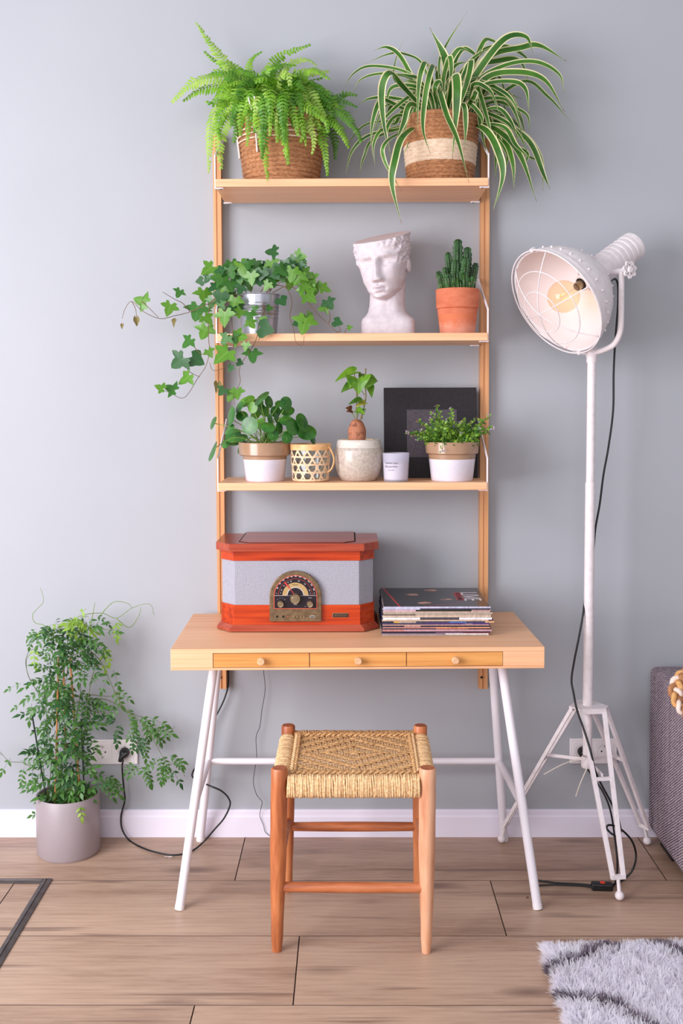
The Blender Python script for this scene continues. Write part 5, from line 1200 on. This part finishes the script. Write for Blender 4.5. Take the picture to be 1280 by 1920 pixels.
# bulb
AMB, t = newmat('amber_bulb_glass', (230, 190, 130), .03); glassy(t, (1.0, .90, .74, 1))
FIL, t = newmat('warm_filament', (255, 190, 110), .4); t.b.inputs['Emission Color'].default_value = (1, .52, .18, 1); t.b.inputs['Emission Strength'].default_value = .9
BC = -.026
bp = [(0, BC+.0475)]+[(.0475*sin(a), BC+.0475*cos(a)) for a in [radians(x) for x in range(10, 150, 10)]]+[(.019, BC-.048), (.0155, BC-.058)]
bl = MB().lathe(bp, (0, 0, 0), 32, M4=LM).build('bulb', AMB, lamp, 180)
MB().lathe([(0, -.104), (.0225, -.104), (.024, -.106), (.025, -.146), (0, -.148)], (0, 0, 0), 28, M4=LM).build('bulb_socket', BOWLIN, bl, 40)
MB().lathe([(.0125, -.1025), (.0185, -.1025), (.0185, -.1045), (0, -.1045)], (0, 0, 0), 24, M4=LM).build('socket_ring', BLACKP, bl, 40)
MB().lathe([(0, BC-.056), (.0125, BC-.057), (.0135, BC-.066), (.0125, BC-.072), (.0135, -.104), (0, -.104)], (0, 0, 0), 20, M4=LM).build('screw_cap', BRASSL, bl, 40)
q = MB()
P = [LM @ Vector((.013*cos(2*pi*k/6), .013*sin(2*pi*k/6), BC+(.016 if k % 2 else -.016))) for k in range(6)]
q.tube(P, .0007, 5, closed=True)
P = [LM @ Vector((.007*cos(2*pi*k/4+.5), .007*sin(2*pi*k/4+.5), BC+(.014 if k % 2 else -.014))) for k in range(4)]; q.tube(P, .0007, 5, closed=True)
q.build('filament', FIL, bl, 180)
MB().tube([LM @ Vector((0, 0, BC-.05)), LM @ Vector((0, 0, BC+.012))], .003, 8).build('filament_stem', GLASS, bl)
# wire cage
q = MB(); dome = lambda r: .076*(1-(r/.168)**2)+.003
for r, zz_ in ((.170, .010), (.165, .002), (.118, None), (.066, None)):
    zl = dome(r) if zz_ is None else zz_; q.tube([LM @ Vector((r*cos(2*pi*k/64), r*sin(2*pi*k/64), zl)) for k in range(64)], .0023 if r > .15 else .0017, 6, closed=True)
for k in range(3):
    a = pi*k/3+radians(12); q.tube([LM @ Vector((r*cos(a), r*sin(a), dome(abs(r)))) for r in np.linspace(-.168, .168, 25)], .0018, 6)
q.build('wire_cage', LAMPW, lamp, 180)
for a in (radians(90), radians(-90)):
    p = LM @ Vector((.17*cos(a), .17*sin(a), .004)); MB().box(-.006, .006, -.005, .005, -.005, .008, 0, Matrix.Translation(p) @ LM.to_3x3().to_4x4()).build('cage_clip', LAMPW, lamp, 0, bevel=.001)
# yoke, knobs
zt_ = 1.556
for sg in (1, -1):
    pts = [PVT+LH*sg*.122, PVT+LH*sg*.122+Vector((0, 0, -.05)), PVT+LH*sg*.122+Vector((0, 0, -.13)), PVT+LH*sg*.118+Vector((0, 0, -.175)), PVT+LH*sg*.095+Vector((0, 0, -.208)), PVT+LH*sg*.055+Vector((0, 0, -.222)), PVT+LH*sg*.015+Vector((0, 0, -.228))]
    MB().tube(smooth_path(pts, 6), .0085, 12).build('yoke', LAMPW, lamp, 180)
    MB().tube([PVT+LH*sg*.040, PVT+LH*sg*.150], .0085, 12).build('pivot_bolt', LAMPW, lamp, 40)
    kc = PVT+LH*sg*.152; KM = zframe(kc, LH*sg); q = MB()
    q.lathe([(0, .010), (.008, .009), (.010, .004), (.010, -.006), (0, -.006)], (0, 0, 0), 16, M4=KM)
    ring = []
    for k in range(64):
        a = 2*pi*k/64; r = .0205+.0032*cos(7*a); ring.append(KM @ Vector((r*cos(a), r*sin(a), .002)))
    q.tube(ring, .0034, 6, closed=True)
    for k in range(7):
        a = 2*pi*k/7; q.tube([KM @ Vector((.006*cos(a), .006*sin(a), .002)), KM @ Vector((.0225*cos(a), .0225*sin(a), .002))], .0028, 6)
    q.build('hand_wheel', LAMPW, lamp, 60)
pl = MB(); PB = Vector((.724, LY, .40)); PT = Vector((LX, LY, 1.56))
MB().tube([PB.lerp(PT, 0), PB.lerp(PT, .66)], .0148, 24).build('lower_pole', LAMPW, lamp, 40)
MB().tube([PB.lerp(PT, .655), PB.lerp(PT, .985)], .0128, 24).build('upper_pole', LAMPW, lamp, 40)
MB().lathe([(0, -.02), (.0145, -.02), (.0155, -.017), (.0155, -.004), (.0185, .002), (.0195, .012), (.017, .022), (.009, .028), (0, .029)], (LX, LY, 1.545), 24).build('pole_cap', LAMPW, lamp, 50)
# tripod: three leg frames, plate, spreader
FEET = [on(1162, 1689, 0), on(938, 1577, 0), on(1218, 1581, 0)]
FEET = [Vector((.762, -.452, 0)), Vector((.486, -.058, 0)), Vector((.946, -.075, 0))]
zp = at(1102, 1324, LY).z; cen = Vector((.725, LY, zp))
def bar(a, b, w_, t_, side, name, par):
    # bar of rectangular section, wide side along 'side'
    a, b, side = Vector(a), Vector(b), Vector(side); d = (b-a).normalized(); s = (side-d*side.dot(d)).normalized(); n = d.cross(s)
    q = MB(); vs = [p+s*x*w_/2+n*y*t_/2 for p in (a, b) for x, y in ((-1, -1), (1, -1), (1, 1), (-1, 1))]
    q.add(vs, [(0, 1, 2, 3), (7, 6, 5, 4), (0, 4, 5, 1), (1, 5, 6, 2), (2, 6, 7, 3), (3, 7, 4, 0)]); return q.build(name, LAMPW, par, 0, bevel=.0008)
outl = []
lf_objs = []
for k, ft in enumerate(FEET):
    dirv = Vector((ft.x-cen.x, ft.y-cen.y, 0)).normalized(); tan = Vector((-dirv.y, dirv.x, 0))
    topc = cen+dirv*.040+Vector((0, 0, -.006)); zb_ = .062; bot = Vector((ft.x, ft.y, 0))-dirv*.012+Vector((0, 0, zb_))
    hw0, hw1 = .036, .0155
    outl += [(cen+dirv*.046-tan*.04), (cen+dirv*.046+tan*.04)]
    lg = bar(topc-tan*hw0, bot-tan*hw1, .0125, .0105, tan, 'leg', lamp); lf_objs.append(lg)
    bar(topc+tan*hw0, bot+tan*hw1, .0125, .0105, tan, 'leg_rail', lg)
    bar(topc-tan*(hw0+.006), topc+tan*(hw0+.006), .012, .0105, (0, 0, 1), 'cross_piece', lg)
    bar(bot-tan*(hw1+.006), bot+tan*(hw1+.006), .012, .012, (0, 0, 1), 'cross_piece', lg)
    u = .42; mp_ = topc.lerp(bot, u); hwm = hw0+(hw1-hw0)*u; bar(mp_-tan*hwm, mp_+tan*hwm, .010, .009, (0, 0, 1), 'cross_piece', lg)
    MB().tube([bot+Vector((0, 0, -.004)), Vector((ft.x, ft.y, .017))], .0055, 10).build('foot_pin', LAMPW, lg, 40)
    MB().ellipsoid((ft.x, ft.y, .0135), .0132, .0132, .0132, 18, 12).build('ball_foot', LAMPW, lg, 180)
    clc = Vector((.7245, LY, .318)); m2 = topc.lerp(bot, .40); bar(clc+dirv*.016, m2, .010, .004, (0, 0, 1), 'spreader_arm', lamp)
n = len(outl); c2 = sum(outl, Vector())/n; outl.sort(key=lambda p: math.atan2(p.y-c2.y, p.x-c2.x))
q = MB(); q.add([p for p in outl]+[p+Vector((0, 0, .004)) for p in outl], [tuple(range(n))[::-1], tuple(range(n, 2*n))]+[(i, (i+1) % n, n+(i+1) % n, n+i) for i in range(n)]); q.build('top_plate', LAMPW, lamp, 0)
MB().tube([Vector((.7245, LY, zp)), Vector((.7245, LY, .335))], .0140, 20).build('centre_post', LAMPW, lamp, 40)
MB().lathe([(0, 0), (.017, 0), (.0185, .004), (.0185, .03), (.016, .034), (0, .034)], (.7245, LY, .295), 20).build('collar', LAMPW, lamp, 40)
ZIP = M('cable_tie', (232, 222, 206), None, rough=.4)
for a, b in (((1098, 1420), (1019, 1452)), ((1100, 1440), (1079, 1493))):
    P = smooth_path([at(*a, LY-.025), at((a[0]+b[0])/2-2, (a[1]+b[1])/2-(4 if b[0] < 1050 else -2), LY-.03), at(*b, LY-.03)], 5); MB().tube(P, .0024, 6, flat=.4).build('cable_tie', ZIP, lamp, 60)
# lamp cord with switch and plug
lc = [at(1140, 530, -.19), at(1152, 523, -.17), at(1158, 535, -.16), at(1158, 575, -.15), at(1153, 640, -.15), at(1150, 700, -.15), at(1149, 770, -.15), at(1140, 840, -.15), at(1131, 890, -.16), at(1124, 945, -.17), at(1116, 990, -.172), at(1111, 1040, -.172), at(1098, 1110, -.18), at(1093, 1150, -.21), at(1084, 1200, -.225), at(1076, 1240, -.235), at(1071, 1275, -.24), at(1075, 1300, -.25), at(1081, 1330, -.26), at(1093, 1365, -.275), at(1106, 1405, -.30), at(1114, 1440, -.31), at(1124, 1465, -.315), at(1140, 1495, -.32), at(1155, 1525, -.33), at(1163, 1555, -.34), at(1158, 1568, -.34), at(1146, 1563, -.335), at(1137, 1553, -.33), at(1141, 1547, -.33), at(1155, 1550, -.32), at(1172, 1562, -.31), at(1186, 1580, -.31), at(1192, 1605, -.30), at(1186, 1630, -.32), on(1172, 1646, .006), on(1150, 1658, .006), on(1140, 1661, .006)]
q = MB().tube(smooth_path(lc, 6), .0031, 8); q.build('cord', BLACKR, lamp, 180)
lc2 = [on(1118, 1661, .008), on(1090, 1658, .004), on(1050, 1656, .004), on(1015, 1652, .004), on(1002, 1650, .004), on(998, 1654, .004), on(1006, 1660, .004), on(1040, 1659, .010), on(1090, 1661, .012), on(1135, 1666, .008), on(1153, 1655, .006), at(1157, 1620, -.30), at(1152, 1570, -.25), at(1144, 1520, -.17), at(1130, 1485, -.10), at(1110, 1455, -.06), at(1092, 1428, -.05), at(1088, 1415, -.036)]
MB().tube(smooth_path(lc2, 6), .0029, 8).build('cord', BLACKR, lamp, 180)
sw = on(1128, 1662, .01); q = MB().box(-.030, .030, -.013, .013, .0005, .021, 0, Matrix.Translation((sw.x, sw.y, 0)) @ Matrix.Rotation(radians(-4), 4, 'Z')); so = q.build('foot_switch', BLACKP, lamp, 0, bevel=.004)
MB().box(sw.x-.005, sw.x+.008, sw.y-.006, sw.y+.006, .0205, .0235).build('red_button', M('red_button', (226, 60, 36), None, rough=.4), so, 0, bevel=.001)
q = MB(); plug(q, s2[0]+Vector((0, .0005, 0)), 0); q.build('plug', BLACKP, lamp, 60)

# ------------------------------------------------------------------ sofa corner and basket
m, t = newmat('sofa_weave', (112, 98, 112), .9, 0, .2)
v = t.coord('Object', (1, 1, 1)); wv = t.new('ShaderNodeTexWave', wave_type='BANDS', bands_direction='DIAGONAL'); t.link(t.coord('Object', (1, 1, 1.6)), wv.inputs[0]); wv.inputs['Scale'].default_value = 46; wv.inputs['Distortion'].default_value = 3; wv.inputs['Detail'].default_value = 2; wv.inputs['Detail Scale'].default_value = 3
stn = t.noise(t.coord('Object', (60, 60, 6)), 1, 3); thr = t.noise(v, 420, 2)
f = t.math('ADD', t.math('MULTIPLY', wv.outputs['Fac'], .45), t.math('ADD', t.math('MULTIPLY', stn, .3), t.math('MULTIPLY', thr, .35)))
t.base(t.ramp(f, [(.32, (78, 66, 74)), (.52, (122, 107, 116)), (.75, (184, 168, 176))])); t.bump(wv.outputs['Fac'], .5, .002); SOFA = m
sofa = thing('sofa', 'mauve grey woven fabric sofa standing against the wall beyond the lamp', 'sofa', (1.6, -.5, 0))
MB().box(.958, 1.27, -.70, -.03, .042, .567).build('armrest', SOFA, sofa, 0, bevel=.018)
MB().box(1.272, 2.5, -.69, -.03, .042, .40).build('seat_base', SOFA, sofa, 0, bevel=.02)
MB().box(1.275, 2.5, -.695, -.24, .40, .52).build('seat_cushion', SOFA, sofa, 0, bevel=.03)
MB().box(1.275, 2.5, -.238, -.035, .40, .80).build('backrest', SOFA, sofa, 0, bevel=.04)
FOOT = M('black_sofa_foot', (20, 17, 18), None, rough=.6)
for x in (.985, 2.40):
    for y in (-.20, -.68): MB().box(x, x+.07, y-.0, y+.12, .0005, .043).build('foot', FOOT, sofa, 0, bevel=.003)
BRD = [M('braid_ochre', (186, 130, 72), (220, 170, 110), 60, .7, bump=.3), M('braid_brown', (140, 92, 56), (176, 122, 80), 60, .7, bump=.3), M('braid_white', (226, 206, 194), None, rough=.7)]
BKC = Vector((1.125, -.5, .5675))
bk = thing('wicker_basket', 'braided ochre and white wicker basket resting on the sofa arm at the picture edge', 'basket', BKC)
prof = [(0, 0), (.100, 0)]
for k in range(9):
    for a in (-.5, -.25, 0, .25, .45): prof.append((.105+.012*sin(pi*k/9)+.006*cos(a*pi), .016*(k+.5+a)))
prof += [(.10, .146), (.095, .14), (.095, .01), (0, .01)]
MB().lathe(prof, BKC, 40).build('body', BRD[0], bk, 60)
P = smooth_path([(1.02, -.43, .655), (.965, -.435, .655), (.925, -.455, .640), (.902, -.485, .610), (.906, -.515, .575), (.925, -.54, .552), (.950, -.56, .56), (1.02, -.57, .60)], 10)
for ph in range(3):
    S = []; N = len(P)
    for k, p in enumerate(P):
        T = (P[min(k+1, N-1)]-P[max(k-1, 0)]).normalized(); s = T.cross(Vector((0, .3, 1))).normalized(); u = s.cross(T); a = 2*pi*(k/16)+ph*2*pi/3
        S.append(p+s*.0135*sin(a)+u*.007*sin(2*a))
    MB().tube(S, .0085, 8, flat=.8).build('handle_strand', BRD[ph], bk, 180)

# ------------------------------------------------------------------ shaggy rug
RUGW = leafmat('rug_white_pile', (253, 252, 255), (248, 246, 252), 40, .9, .72); RUGD = leafmat('rug_grey_pile', (112, 100, 112), (136, 124, 136), 40, .9, .3); RUGB = M('rug_backing', (214, 204, 204), None, rough=.95)
rug = thing('shaggy_rug', 'white shaggy rug with wavy dark grey stripes lying on the wooden floor', 'rug', (1.05, -1.2, 0))
rc = on(1012, 1778, .02); RX0, RY1, RW, RHt = rc.x+.012, rc.y-.004, 1.15, .95
ra = radians(1.5)
def rw(u, v): return (RX0+u*cos(ra)+v*sin(ra)*-.2, RY1+u*sin(ra)*1.6-v)
q = MB(); nn = 24; vs = [(*rw(RW*i/nn, RHt*j/nn), .008+.003*sin(i*1.3)*sin(j*1.7)) for j in range(nn+1) for i in range(nn+1)]
fs = [(j*(nn+1)+i, j*(nn+1)+i+1, (j+1)*(nn+1)+i+1, (j+1)*(nn+1)+i) for j in range(nn) for i in range(nn)]
per = [i for i in range(nn+1)]+[j*(nn+1)+nn for j in range(1, nn+1)]+[nn*(nn+1)+i for i in range(nn-1, -1, -1)]+[j*(nn+1) for j in range(nn-1, 0, -1)]
o_ = len(vs); vs += [(vs[i][0], vs[i][1], .0005) for i in per]; n = len(per); fs += [(per[k], per[(k+1) % n], o_+(k+1) % n, o_+k) for k in range(n)]+[tuple(range(o_, o_+n))]
q.add(vs, fs).build('backing', RUGB, rug, 60)
ST = [[(1030,1850),(1034,1828),(1043,1808),(1062,1797),(1088,1789),(1110,1780),(1138,1774),(1158,1772)],[(1046,1890),(1050,1868),(1064,1861),(1090,1860),(1118,1862),(1145,1871),(1168,1883),(1190,1900),(1215,1912),(1240,1930),(1275,1960)],[(1212,1766),(1240,1770),(1268,1778),(1300,1790),(1340,1810)]]
SP_ = [np.array([[p.x, p.y] for p in smooth_path([on(x, y, .030) for x, y in s], 6)]) for s in ST]
ex = SP_[0][:, :]; extra = [ex+np.array([.45, -.35]), SP_[1]+np.array([.3, -.45]), SP_[1]+np.array([.55, -.1])]
SP_ += extra
rs = np.random.default_rng(5); NB = 84000
u = rs.uniform(0, RW, NB); v = rs.uniform(0, RHt, NB); k = int(NB*.12); u[:k] = rs.uniform(0, .03, k); v[k:2*k] = rs.uniform(0, .03, k)
bx = RX0+u*cos(ra)-v*sin(ra)*.2; by = RY1+u*sin(ra)*1.6-v
clump = np.stack([np.sin(bx*61+np.sin(by*47)*2), np.sin(by*57+np.sin(bx*43)*2)], 1)*.55
lean = clump*.8+rs.normal(0, .38, (NB, 2)); lean[:, 0] -= np.where(u < .03, .9, 0); lean[:, 1] += np.where(v < .03, .8, 0)
L = rs.uniform(.022, .034, NB); dirs = np.stack([lean[:, 0]*.6, lean[:, 1]*.6-.12, np.ones(NB)*.8], 1); dirs /= np.linalg.norm(dirs, axis=1)[:, None]
base = np.stack([bx, by, np.full(NB, .008)], 1); a_ = rs.uniform(0, pi, NB); sd = np.stack([np.cos(a_), np.sin(a_), np.zeros(NB)], 1)*.0021
mid = base+dirs*(L*.55)[:, None]; tipv = base+dirs*L[:, None]+np.stack([lean[:, 0]*.004, lean[:, 1]*.004, -np.abs(lean[:, 0])*.003], 1)
dmin = np.full(NB, 9.0)
for s in SP_:
    for pnt in s: dmin = np.minimum(dmin, np.hypot(bx-pnt[0], by-pnt[1]))
dark = dmin < .0085+rs.normal(0, .0015, NB)
def pile(mask, name, mt):
    b, m_, tp, s = base[mask], mid[mask], tipv[mask], sd[mask]; n = len(b); V = np.stack([b-s, b+s, m_-s, m_+s, tp-s*.3, tp+s*.3], 1).reshape(-1, 3)-np.array([1.05, -1.2, 0])
    i = np.arange(n)*6; F = np.concatenate([np.stack([i, i+1, i+3, i+2], 1), np.stack([i+2, i+3, i+5, i+4], 1)])
    me = bpy.data.meshes.new(name); me.vertices.add(len(V)); me.vertices.foreach_set('co', V.astype(np.float32).ravel()); me.loops.add(F.size); me.loops.foreach_set('vertex_index', F.astype(np.int32).ravel())
    me.polygons.add(len(F)); me.polygons.foreach_set('loop_start', np.arange(0, F.size, 4, dtype=np.int32)); me.materials.append(mt); me.update(); me.validate(); me.shade_smooth()
    o = bpy.data.objects.new(name, me); COL.objects.link(o); o.parent = rug; o['kind'] = 'stuff'; return o
pile(~dark, 'pile', RUGW); pile(dark, 'stripe_pile', RUGD)

# ------------------------------------------------------------------ small things on the floor
p = on(316, 1608, .001); q = MB(); a0 = [(p.x+.010*cos(t_), p.y+.006*sin(t_), .0006+.003*abs(cos(t_))) for t_ in np.linspace(0, pi, 9)]
q.tube(a0, .0020, 5, flat=.5); o = q.build('paper_scrap', PLAST, None, 180); tag(o, 'tiny white curled paper scrap lying on the floor by the black cord', 'scrap')
p = on(988, 1683, .001); o = MB().ellipsoid((p.x, p.y, .0022), .005, .003, .0018, 8, 6, 0, Matrix.Rotation(.6, 4, 'Z')).build('wood_crumb', TWIG, None, 180); tag(o, 'tiny brown crumb on the floor near the front desk leg', 'crumb')
